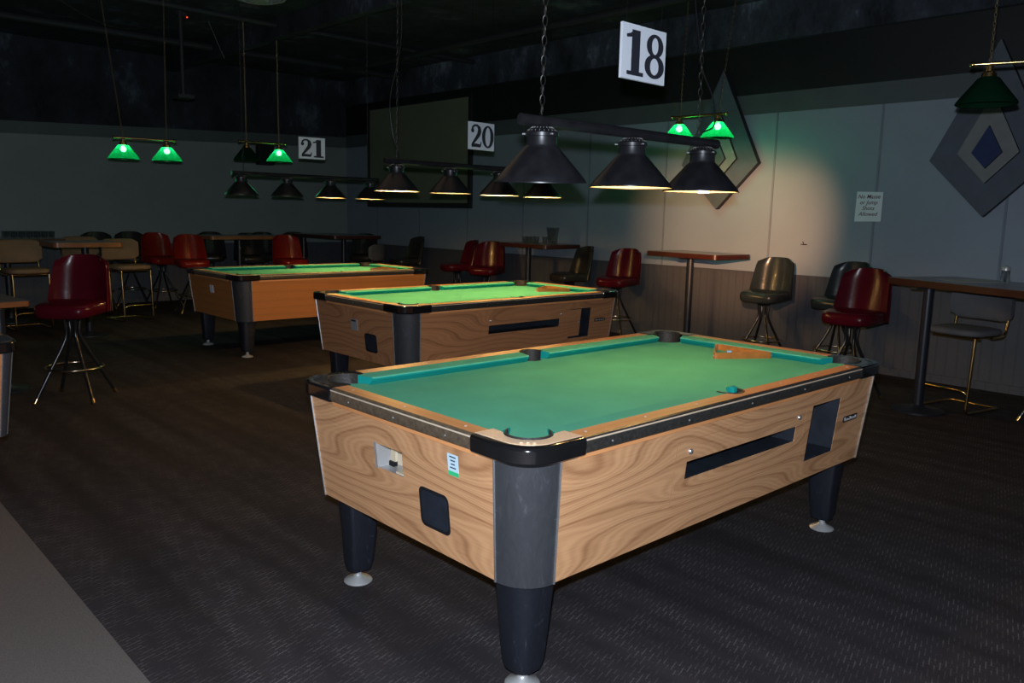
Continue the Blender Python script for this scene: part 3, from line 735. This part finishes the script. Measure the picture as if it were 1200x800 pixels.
def green_lamp(label, pa, pb, lits, ch, over=.07, sc=1.):
    """pa, pb: points on the bar above each shade"""
    A, B = Vector(pa), Vector(pb); d = (B - A); Ln = d.length; az = math.atan2(d.y, d.x)
    t = thing('green_glass_lamp', label, 'hanging lamp', A, az, 'brass lamps with two green glass shades')
    t.scale = (sc, sc, sc); Ln /= sc
    b = BM(); tube(b, [(-over, 0, 0), (Ln + over, 0, 0)], .010, 10)
    for x in (-over - .012, Ln + over + .012): bmesh.ops.create_uvsphere(b, u_segments=12, v_segments=8, radius=.017, matrix=Matrix.Translation((x, 0, 0)))
    obj('brass_bar', b, 'brass', t, ang=60)
    green_shade(lits[0], t, 0); green_shade(lits[1], t, Ln)
    for x, xx in ((0, ch[0]), (Ln, ch[1])):
        b = BM(); chain(b, x, 0, .02, (ZC - A.z) / sc, .007, .014, .0018, x + xx, 0, seg=7); obj('chain', b, 'chain_brass', t)
G = 2.6
green_lamp('green glass double lamp hanging at far left, both shades glowing', (1.454, 7.589, 2.115), (1.865, 7.50, 2.125), [G * .55, G * .55], (-.15, .03))
green_lamp('green glass double lamp above the farthest table with its right shade lit', (2.90, 7.80, 2.195), (3.28, 7.74, 2.20), [0, G * .55], (0, 0))
green_lamp('green glass double lamp in front of the wall diamond, both shades glowing', (5.50, 3.54, 2.425), (5.53, 3.11, 2.44), [G * 1.5, G * 1.5], (.03, .12), sc=1.05)
green_lamp('unlit green glass lamp at the right edge near the blue diamond', (3.64, .14, 2.30), (3.78, -.28, 2.315), [0, 0], (0, 0), sc=1.03)

# ------------------------------------------------------------------ number signs
def stroke(bm, pts, ws, z, n=None):
    P = [Vector(p) for p in pts]; A = []; B = []
    for i, p in enumerate(P):
        t = (P[min(i + 1, len(P) - 1)] - P[max(i - 1, 0)]).normalized(); nn = Vector((-t.y, t.x)); w = ws[i] if isinstance(ws, (list, tuple)) else ws
        A.append(bm.verts.new((p.x + nn.x * w, z, p.y + nn.y * w))); B.append(bm.verts.new((p.x - nn.x * w, z, p.y - nn.y * w)))
    for i in range(len(P) - 1): bm.faces.new((A[i], B[i], B[i + 1], A[i + 1]))
def blob(bm, c, r, z): bm.faces.new([bm.verts.new((c[0] + r * math.cos(2 * PI * k / 14), z, c[1] + r * math.sin(2 * PI * k / 14))) for k in range(14)])
def ringd(bm, cx, cy, rx, ry, wx, wy, z, n=28):
    o = [bm.verts.new((cx + rx * math.cos(2 * PI * k / n), z, cy + ry * math.sin(2 * PI * k / n))) for k in range(n)]
    i = [bm.verts.new((cx + (rx - wx) * math.cos(2 * PI * k / n), z, cy + (ry - wy) * math.sin(2 * PI * k / n))) for k in range(n)]
    for k in range(n): bm.faces.new((o[k], o[(k + 1) % n], i[(k + 1) % n], i[k]))
def digit(bm, ch, x, y, w, h, z):
    """serif digit in the box x..x+w, y..y+h"""
    X = lambda u: x + u * w; Y = lambda v: y + v * h
    if ch == '1':
        stroke(bm, [(X(.55), Y(.02)), (X(.55), Y(.99))], w * .20, z)
        stroke(bm, [(X(.15), Y(.03)), (X(.95), Y(.03))], h * .045, z - .0001)
        stroke(bm, [(X(.10), Y(.83)), (X(.30), Y(.86)), (X(.50), Y(.95))], [h * .035, h * .045, h * .045], z - .0002)
    elif ch == '8':
        ringd(bm, X(.5), Y(.735), w * .42, h * .265, w * .26, h * .075, z); ringd(bm, X(.5), Y(.27), w * .49, h * .275, w * .28, h * .085, z - .0001)
    elif ch == '0':
        ringd(bm, X(.5), Y(.5), w * .50, h * .5, w * .28, h * .085, z)
    elif ch == '2':
        pts = [(.16, .74), (.20, .87), (.36, .96), (.58, .96), (.74, .86), (.78, .72), (.70, .56), (.52, .40), (.34, .25), (.18, .12)]
        ws = [.07, .07, .065, .07, .13, .16, .14, .11, .09, .07]
        stroke(bm, [(X(a), Y(c)) for a, c in pts], [w * q for q in ws], z)
        blob(bm, (X(.20), Y(.73)), w * .13, z - .0001)
        stroke(bm, [(X(.12), Y(.07)), (X(.5), Y(.09)), (X(.85), Y(.07))], [h * .07, h * .075, h * .07], z - .0002)
        stroke(bm, [(X(.83), Y(.05)), (X(.93), Y(.27))], [w * .07, w * .03], z - .0003)
def sign(label, txt, c, w, h, rot=0.):
    t = thing('number_sign', label, 'sign', c, rot, 'hanging table number signs')
    b = BM(); box(b, -w / 2, w / 2, 0, .012, -h / 2, h / 2); obj('board', b, 'white', t, smooth=False)
    b = BM(); dw = w * .47; hh = h * .82
    digit(b, txt[0], -w * .455 if txt[0] != '1' else -w * .46, -hh / 2, dw, hh, -.0012); digit(b, txt[1], w * .005 if txt[1] != '1' else -w * .01, -hh / 2, dw, hh, -.0012)
    obj('digits', b, 'ink', t, smooth=False)
    for s in (-1, 1):
        b = BM(); tube(b, [(s * w * .4, .006, h / 2 - .002), (s * w * .4, .006, ZC - c[2])], .0008, 5); obj('hanging_wire', b, 'stool_black', t)
sign('white hanging sign with the number 18 above the nearest table', '18', (1.200, .620, 2.058), .275, .207)
sign('white hanging sign with the number 20 above the middle table', '20', (2.752, 3.40, 2.010), .272, .207, .06)
sign('white hanging sign with the number 21 above the farthest table', '21', (2.915, 6.30, 2.055), .288, .219, -.12)

# ------------------------------------------------------------------ things on the walls
def diamond(label, c, pts, inner, inner2, blue):
    """kite shaped layered wall panel; pts as (dy, dz) around c on the right wall"""
    t = thing('wall_diamond', label, 'wall decoration', (XW, c[0], c[1]))
    def layer(nm, k, x0, x1, m):
        b = BM(); q = k
        a = [b.verts.new((-x0, p[0], p[1])) for p in q]; d = [b.verts.new((-x1, p[0], p[1])) for p in q]
        b.faces.new(a); b.faces.new(d[::-1])
        for i in range(len(q)):
            f = b.faces.new((a[i], a[(i + 1) % len(q)], d[(i + 1) % len(q)], d[i])); f.material_index = 1
        return obj(nm, b, [m, 'dia_edge'], t, smooth=False)
    layer('outer_layer', pts, 0.03, .10, 'dia_grey'); layer('middle_layer', inner, .10, .135, 'dia_light'); layer('centre_layer', inner2, .135, .165, blue)
k_out = [(-.47, -.02), (0, -.50), (.47, -.02), (.0, .95)]
k_in = [(-.235, .03), (0, -.22), (.235, .03), (0, .52)]
k_in2 = [(-.115, .03), (0, -.10), (.115, .03), (0, .25)]
diamond('large layered slate kite on the wall behind the lit green lamp', (3.52, 2.02), k_out, k_in, k_in2, 'dia_grey')
diamond('large layered slate kite with a dark blue centre at the right', (.895, 1.985), k_out, k_in, k_in2, 'dia_blue')
# board
t_ = thing('framed_board', 'large olive green board in a thin black frame', 'board', (XW, 9.03, 2.29))
b = BM(); box(b, -.045, -.012, -1.27, 1.30, -.725, .78); obj('board_face', b, 'board', t_, smooth=False)
b = BM()
for (a0, a1, c0, c1) in ((-1.33, 1.37, -.80, -.725), (-1.33, 1.37, .78, .80), (-1.33, -1.27, -.725, .78), (1.30, 1.37, -.725, .78)): box(b, -.06, -.008, a0, a1, c0, c1)
obj('frame', b, 'frame', t_, smooth=False)
# paper notice
t_ = thing('paper_notice', 'white paper notice about shots taped to the right wall', 'notice', (XW - .0055, 1.905, 1.563))
b = BM(); q = [(-.125, -.135), (.125, -.140), (.120, .142), (-.127, .137)]
a = [b.verts.new((0, p[0], p[1])) for p in q]; d = [b.verts.new((-.002, p[0], p[1])) for p in q]
b.faces.new(a); b.faces.new(d)
for i in range(4): b.faces.new((a[i], a[(i + 1) % 4], d[(i + 1) % 4], d[i]))
obj('sheet', b, 'paper_wall', t_, smooth=False)
def text_mesh(s, size, shear=0.):
    c = bpy.data.curves.new('t', 'FONT'); c.body = s; c.size = size; c.shear = shear; c.align_x = 'CENTER'; c.offset = size * .012; c.resolution_u = 3
    o = bpy.data.objects.new('t', c); COL.objects.link(o); dg = bpy.context.evaluated_depsgraph_get(); me = bpy.data.meshes.new_from_object(o.evaluated_get(dg)); bpy.data.objects.remove(o)
    return me
for k, s in enumerate(['No Masse', 'or Jump', 'Shots', 'Allowed']):
    me = text_mesh(s, .052, .28); me.materials.append(M['red_ink'])
    o = bpy.data.objects.new('printed_line', me); COL.objects.link(o); o.parent = t_
    o.matrix_local = Matrix(((0, 0, -1, -.0026), (-1, 0, 0, .004), (0, 1, 0, .078 - k * .054), (0, 0, 0, 1)))
# small hook mark above the stool
b = BM(); box(b, -.02, 0, -.03, .03, -.004, .004); tube(b, [(-.012, 0, 0), (-.02, .012, .03)], .004, 6)
tag(obj('wall_hook', b, 'stool_black', loc=(XW - .001, 2.52, 1.185)), 'tiny dark hook on the wall above the charcoal stool', 'hook')
# speaker
t_ = thing('wall_speaker', 'small black box speaker high on the left wall', 'speaker', (4.72, YW - .06, 2.27))
b = BM(); box(b, -.13, .13, -.14, .0, -.155, .155); sp_ = bevel(obj('cabinet', b, 'speaker', t_, smooth=False), .008)
b = BM(); prism(b, rrect(-.11, .11, -.135, .135, .01), 0, .006); o = obj('grille', b, 'stool_black', t_); o.rotation_euler = (PI / 2, 0, 0); o.location = (0, -.141, 0)
b = BM(); box(b, -.03, .03, 0, .06, -.03, .03); obj('bracket', b, 'stool_black', t_, smooth=False)

# ------------------------------------------------------------------ bar tables
def bar_table(label, c, hx, hy, z, rot, posts, edge='tableedge', th=.05, group='high bar tables', base=True):
    t = thing('bar_table', label, 'table', (c[0], c[1], 0), rot, group)
    b = BM(); prism(b, rrect(-hx + .003, hx - .003, -hy + .003, hy - .003, .045), z - .004, z); obj('tabletop', b, 'tabletop', t, ang=50)
    b = BM(); prism(b, rrect(-hx, hx, -hy, hy, .048), z - th, z - .003); obj('edge_band', b, edge, t, ang=50)
    for p in posts:
        b = BM(); tube(b, [(p[0], p[1], .02), (p[0], p[1], z - th + .001)], .037, 20); po = obj('post', b, 'post', t, ang=60)
        b = BM(); lathe(b, [(.001, 0), (.19, 0), (.19, .012), (.06, .03), (.038, .05)], 32, p); obj('base', b, 'post', po, ang=50)
        b = BM(); box(b, p[0] - min(.15, hx - .03), p[0] + min(.15, hx - .03), p[1] - .03, p[1] + .03, z - th - .012, z - th + .001); obj('mounting_plate', b, 'post', po, smooth=False)
    return t
ra = -math.radians(23.5)
def rot2(x, y, a): return (x * math.cos(a) - y * math.sin(a), x * math.sin(a) + y * math.cos(a))
RC = Vector((5.05, 1.18)) + Vector((-.40, -.917)) * .62 + Vector((.917, -.40)) * .36
pr_ = Vector((4.985, .82)) - RC; prl = rot2(pr_.x, pr_.y, -ra)
bar_table('dark high bar table with a sheet of paper on it at the right', (RC.x, RC.y), .36, .62, 1.0, ra, [(max(-.30, prl[0]), prl[1])])
bar_table('mahogany edged high bar table against the wall behind the nearest table', (5.94, 3.54), .285, .49, 1.06, -.12, [(-.12, -.02)])
bar_table('mahogany edged high bar table carrying the pitcher and glasses', (5.93, 5.93), .31, .46, 1.06, -.05, [(-.09, .10)])
bar_table('long dark high bar table on two posts in the far corner', (5.22, 9.72), .42, .66, 1.05, 0, [(-.28, .50), (.05, -.15)])
bar_table('orange edged high bar table between the stools behind the farthest table', (3.83, 9.95), .62, .30, 1.03, 0, [(-.10, -.05)], 'tableedge_o')
bar_table('orange edged high bar table behind the foremost red stool', (1.14, 8.12), .34, .30, 1.03, 0, [(.05, .05)], 'tableedge_o')
bar_table('dark high bar table carrying a row of glasses at far left', (.76, 9.75), .56, .38, 1.01, 0, [(0, 0)])
# low table at left edge
bar_table('low dark table with an orange edge at the left edge', (-.47, 5.42), .42, .33, .73, .10, [(.36, .18)], 'tableedge_o', .04, 'low tables')

# ------------------------------------------------------------------ swivel stools
def stool_proto(m):
    t = thing('bar_stool', '', 'stool', (0, 0, 0), 0, 'bucket seat swivel bar stools')
    # seat cushion : rounded cushion, front = +x
    b = BM(); rings = []
    for z, s in ((.620, .86), (.630, .97), (.665, 1.01), (.705, 1.0), (.722, .92), (.728, .70)):
        pts = []
        for k in range(28):
            a = 2 * PI * k / 28; ca, sa = math.cos(a), math.sin(a); n = 4.2
            rx = .215 if ca > 0 else .19; x = rx * math.copysign(abs(ca) ** (2 / n), ca) * s; y = .225 * math.copysign(abs(sa) ** (2 / n), sa) * s
            y *= (1 - .06 * (x / .2 + 1)); pts.append((x + .01, y, z - (.014 * max(0, x / .2) ** 2)))
        rings.append(pts)
    loft(b, rings); seat = subsurf(obj('seat', b, m, t, ang=180), 1)
    # backrest: curved shell
    b = BM(); nu, nv = 12, 9; front = []; back = []
    for j in range(nv + 1):
        v = j / nv; z = .640 + v * .405; hw = .226 - .040 * v ** 1.3; rows = ([], [])
        if v > .80: hw -= .035 * ((v - .80) / .20) ** 2.2
        for i in range(nu + 1):
            u = -1 + 2 * i / nu; y = hw * u
            wrap = .115 * (1 - .35 * v)
            x = -.215 - .065 * v + wrap * abs(u) ** 2.6
            zz = z - (.028 * abs(u) ** 4 if v > .9 else 0)
            th = .046 * (1 - .35 * v) 
            rows[0].append((x + .004 + th * .5 * (1 - .4 * abs(u) ** 4), y * .97, zz)); rows[1].append((x - th * .5, y, zz))
        front.append(rows[0]); back.append(rows[1])
    ring = []
    for j in range(nv + 1): ring.append(front[j] + back[j][::-1])
    loft(b, ring); bk = obj('backrest', b, m, t, ang=60)
    # piping seam on the backrest edge
    b = BM(); e = [Vector(back[j][0]) for j in range(nv + 1)] + [Vector(back[nv][i]) for i in range(1, nu)] + [Vector(back[j][nu]) for j in range(nv, -1, -1)]
    tube(b, e, .006, 6); obj('piping', b, m, bk)
    b = BM(); lathe(b, [(.001, .627), (.10, .627), (.10, .615), (.062, .607), (.055, .58), (.001, .58)], 24); obj('swivel_plate', b, 'stool_black', t)
    for k in range(4):
        a = PI / 4 + k * PI / 2; c, s = math.cos(a), math.sin(a); b = BM()
        pts = [(.055, .60), (.050, .55), (.044, .50), (.050, .455), (.075, .40), (.275, .025)]
        P = fillet([(r * c, r * s, z) for r, z in pts], .05, 3); tube(b, P, .0125, 10); lg = obj('leg', b, 'stool_black', t, ang=60)
        b = BM(); tube(b, [(.270 * c, .270 * s, .033), (.287 * c, .287 * s, .001)], [.0145, .016], 10); obj('leg_tip', b, 'brass', lg, ang=60)
    b = BM(); tube(b, [(.192 * math.cos(2 * PI * k / 40), .192 * math.sin(2 * PI * k / 40), .236) for k in range(40)], .0085, 8, True); obj('foot_ring', b, 'chrome', t, ang=180)
    return t
protos = {}
def toward_cam(x, y): return math.atan2(CY - y, CX - x)
def stool(kind, x, y, turn, label):
    """turn: degrees the seat faces to the viewer's left of the camera"""
    a = toward_cam(x, y) - math.radians(turn); g = {'red': 'oxblood bucket seat stools', 'red_warm': 'red bucket seat stools', 'greyv': 'charcoal bucket seat stools', 'olive': 'olive black bucket seat stools'}[kind]
    if kind not in protos:
        t = stool_proto(kind); protos[kind] = t; t.location = (x, y, 0); t.rotation_euler = (0, 0, a); t['label'] = label; t['group'] = g
    else: dup(protos[kind], (x, y, 0), a, label, g)
stool('red', .215, 5.03, 24, 'oxblood vinyl stool standing alone at left beside the low table')
stool('red', 5.93, 4.62, 28, 'oxblood vinyl stool left of the bar table behind the nearest table')
stool('greyv', 5.88, 2.68, 24, 'charcoal vinyl stool right of the wall bar table, fully visible')
stool('greyv', 5.90, 1.93, 30, 'charcoal vinyl stool partly hidden behind an oxblood stool')
stool('red', 4.95, 1.36, 22, 'oxblood vinyl stool with a creased back at the right bar table')
stool('red', 5.42, -.02, 20, 'oxblood vinyl stool cut off by the right edge')
stool('red_warm', 2.92, 9.60, -12, 'bright red stool just left of the farthest table, right of its twin')
stool('red_warm', 2.80, 10.40, -22, 'bright red stool half hidden, leftmost of the red pair')
stool('red_warm', 4.24, 9.30, -22, 'bright red stool behind the middle of the farthest table')
stool('olive', 3.68, 10.80, 0, 'dark stool against the left wall under the orange edged table')
stool('olive', 5.05, 10.75, 0, 'dark stool whose top shows above the bright red stool')
stool('olive', 5.86, 9.95, 10, 'dark stool in the far corner at the long two post table')
stool('olive', 5.86, 8.75, 62, 'dark stool in profile near the olive board')
stool('red', 5.80, 7.42, 72, 'oxblood stool in profile against the wall, left of its twin')
stool('red', 5.72, 6.72, 18, 'oxblood stool beside the bar table with the pitcher')
stool('olive', 5.90, 5.35, 62, 'dark olive stool in profile right of the pitcher table')
stool('olive', 2.02, 10.66, 0, 'dark stool behind the tan chairs near the left wall')
stool('olive', 2.52, 10.84, 0, 'dark stool just left of the bright red pair')

# brown-backed stools pushed under the table behind the farthest pool table
stool('olive', 4.06, 10.24, -10, 'brown-black stool under the orange edged table, left of the post')
stool('olive', 4.52, 10.70, -10, 'brown-black stool behind the orange edged table, right of the post')

# ------------------------------------------------------------------ brass tube chairs
def chair_proto(m):
    t = thing('bar_chair', '', 'chair', (0, 0, 0), 0, 'brass tube bar chairs')
    b = BM(); rings = []
    for z, s in ((.640, .90), (.648, .98), (.668, 1.0), (.685, .97), (.695, .80)):
        pts = []
        for k in range(28):
            a = 2 * PI * k / 28; ca, sa = math.cos(a), math.sin(a); n = 4.
            pts.append((.215 * math.copysign(abs(ca) ** (2 / n), ca) * s, .22 * math.copysign(abs(sa) ** (2 / n), sa) * s, z))
        rings.append(pts)
    loft(b, rings); obj('seat', b, m, t, ang=60)
    b = BM(); rings = []; nu = 10
    for j in range(nu + 1):
        u = -1 + 2 * j / nu; y = .235 * u; x = -.255 + .05 * u * u
        hz = .135 * (1 - .30 * abs(u) ** 8); pts = []
        for k in range(16):
            a = 2 * PI * k / 16; pts.append((x + .026 * math.copysign(abs(math.cos(a)) ** .8, math.cos(a)), y, .875 + hz * math.copysign(abs(math.sin(a)) ** .5, math.sin(a))))
        rings.append(pts)
    loft(b, rings); obj('backrest', b, m, t, ang=60)
    for s in (-1, 1):
        y = s * .185
        # front leg down, sled along the floor backwards
        b = BM(); tube(b, fillet([(.17, y, .628), (.20, y, .012), (-.24, y, .012)], .05, 6), .011, 10); obj('leg', b, 'brass', t, ang=60)
        b = BM(); tube(b, fillet([(-.02, s * .20, .625), (-.20, s * .20, .625), (-.235, s * .20, .80)], .06, 6), .011, 10); obj('back_support', b, 'brass', t, ang=60)
    b = BM(); tube(b, [(-.24, -.185, .012), (-.24, .185, .012)], .011, 10); obj('rear_bar', b, 'brass', t, ang=60)
    b = BM(); tube(b, fillet([(.19, -.185, .17), (.21, -.150, .20), (.21, .150, .20), (.19, .185, .17)], .04, 5), .010, 10); obj('foot_rail', b, 'brass', t, ang=60)
    b = BM(); tube(b, [(.10, -.185, .622), (.10, .185, .622)], .010, 10); tube(b, [(-.10, -.20, .622), (-.10, .20, .622)], .010, 10); obj('seat_bars', b, 'brass', t, ang=60)
    return t
cp = {}
def chair(kind, x, y, ang, label):
    g = {'beigev': 'tan fabric brass chairs', 'greyf': 'grey fabric brass chairs'}[kind]
    if kind not in cp:
        t = chair_proto(kind); cp[kind] = t; t.location = (x, y, 0); t.rotation_euler = (0, 0, ang); t['label'] = label; t['group'] = g
    else: dup(cp[kind], (x, y, 0), ang, label, g)
R_ = math.radians
chair('greyf', 5.32, .655, R_(168), 'grey fabric chair with brass legs behind the right bar table')
[o for o in COL.objects if o.name == 'bar_chair'][0].scale = (1, 1, .925)
chair('beigev', 1.97, 9.22, R_(-80), 'tan fabric chair with brass legs left of the bright red stools')
chair('beigev', .80, 9.06, R_(-86), 'tan fabric chair with brass legs at the left edge')
chair('beigev', 1.72, 10.0, R_(-80), 'tan fabric chair mostly hidden behind the other tan chair')
chair('greyf', 5.30, 9.02, R_(120), 'grey fabric chair with thin brass legs under the far two post table')

# ------------------------------------------------------------------ small things on tables
b = BM(); prism(b, [(-.14, -.20), (.14, -.20), (.14, .20), (-.14, .20)], 0, .001)
tag(obj('paper_sheet', b, 'paper', loc=(5.24, .62, 1.0005), smooth=False, rotz=.9), 'sheet of white paper lying on the right bar table', 'paper')
def tumbler(label, x, y, z, h=.105, r=.033, group=None):
    b = BM(); lathe(b, [(.001, .004), (r * .78, .004), (r, h), (r * .94, h), (r * .72, .010), (.001, .010)], 16)
    bmesh.ops.recalc_face_normals(b, faces=b.faces)
    return tag(obj('drinking_glass', b, 'glass', loc=(x, y, z), ang=60), label, 'glass', group)
first = None
spots = [(5.83, 6.02), (5.90, 5.95), (5.97, 5.87), (5.86, 6.12), (5.94, 6.05)]
for i, (x, y) in enumerate(spots):
    if first is None: first = tumbler('', x, y, 1.0605, .085, .035)
    else:
        first2 = dup(first, (x, y, 1.0605), 0, '')
for o in [o for o in COL.objects if o.name.startswith('drinking_glass')]:
    o['label'] = 'small clear glass standing beside the pitcher on the bar table'; o['group'] = 'glasses beside the pitcher'
done = {o.name for o in COL.objects if o.name.startswith('drinking_glass')}
t_ = thing('glass_pitcher', 'clear glass beer pitcher on the mahogany edged bar table', 'pitcher', (5.98, 5.74, 1.0605), .4)
b = BM(); lathe(b, [(.001, .006), (.058, .006), (.062, .03), (.070, .12), (.080, .19), (.082, .205), (.078, .205), (.066, .12), (.057, .03), (.001, .014)], 24); obj('body', b, 'glass', t_, ang=60)
b = BM(); tube(b, fillet([(-.070, 0, .18), (-.125, 0, .17), (-.120, 0, .07), (-.062, 0, .05)], .04, 5), .009, 8); obj('handle', b, 'glass', t_, ang=60)
gi = 0
for i in range(7):
    for j in range(2):
        x = .74 + i * .08; y = 9.60 + j * .09
        o = dup(first, (x, y, 1.0105), 0, 'clear glass in the row on the far left bar table', 'row of glasses on the far left table')
t_ = thing('salt_shaker', 'glass shaker with a metal lid at the right edge of the bar table', 'shaker', (5.40, .44, 1.0005))
b = BM(); lathe(b, [(.001, 0), (.030, 0), (.034, .02), (.028, .085), (.026, .09)], 10); obj('jar', b, 'glass', t_)
b = BM(); lathe(b, [(.030, .085), (.030, .105), (.022, .118), (.001, .122)], 16); obj('lid', b, 'silver_dull', t_)

# ------------------------------------------------------------------ lights
fl = bpy.data.lights.new('camera_flash', 'POINT'); fl.energy = 500; fl.color = (.80, .89, 1.0); fl.shadow_soft_size = .02
fo = bpy.data.objects.new('camera_flash', fl); COL.objects.link(fo)
fo.location = Vector((CX, CY, CH)) + u2 * .10 - r2 * .01
w = bpy.data.worlds.new('world'); scene.world = w; w.use_nodes = True
w.node_tree.nodes['Background'].inputs[0].default_value = (.55, .65, .8, 1); w.node_tree.nodes['Background'].inputs[1].default_value = .02
def area(name, loc, size, power, color, rot=(0, 0, 0)):
    l = bpy.data.lights.new(name, 'AREA'); l.energy = power; l.color = color; l.size = size
    o = bpy.data.objects.new(name, l); COL.objects.link(o); o.location = loc; o.rotation_euler = rot
sp_l = bpy.data.lights.new('reflector_bulb', 'SPOT'); sp_l.energy = 1500; sp_l.color = (1, .50, .23); sp_l.spot_size = math.radians(26); sp_l.spot_blend = .9; sp_l.shadow_soft_size = .006
so = bpy.data.objects.new('reflector_bulb', sp_l); COL.objects.link(so); so.location = (1.66, .63, 1.522)
so.rotation_euler = (Vector((6.3, 3.30, 1.36)) - so.location).to_track_quat('-Z', 'Y').to_euler()
area('overhead_warm_area', (1.5, 4.5, 3.3), 3.0, 6, (1, .72, .45))  # broad weak warm light from above, no fixture modelled
area('warm_light_behind', (-3.2, -2.5, 2.8), .5, 14, (1, .55, .3), (0, 0, 0))  # warm off-frame light behind the camera, no fixture modelled

scene.view_settings.view_transform = 'Standard'
scene.view_settings.look = 'None'
scene.view_settings.exposure = 0
scene.cycles.max_bounces = 6; scene.cycles.transparent_max_bounces = 12
scene.cycles.sample_clamp_indirect = 4
scene.cycles.use_denoising = True
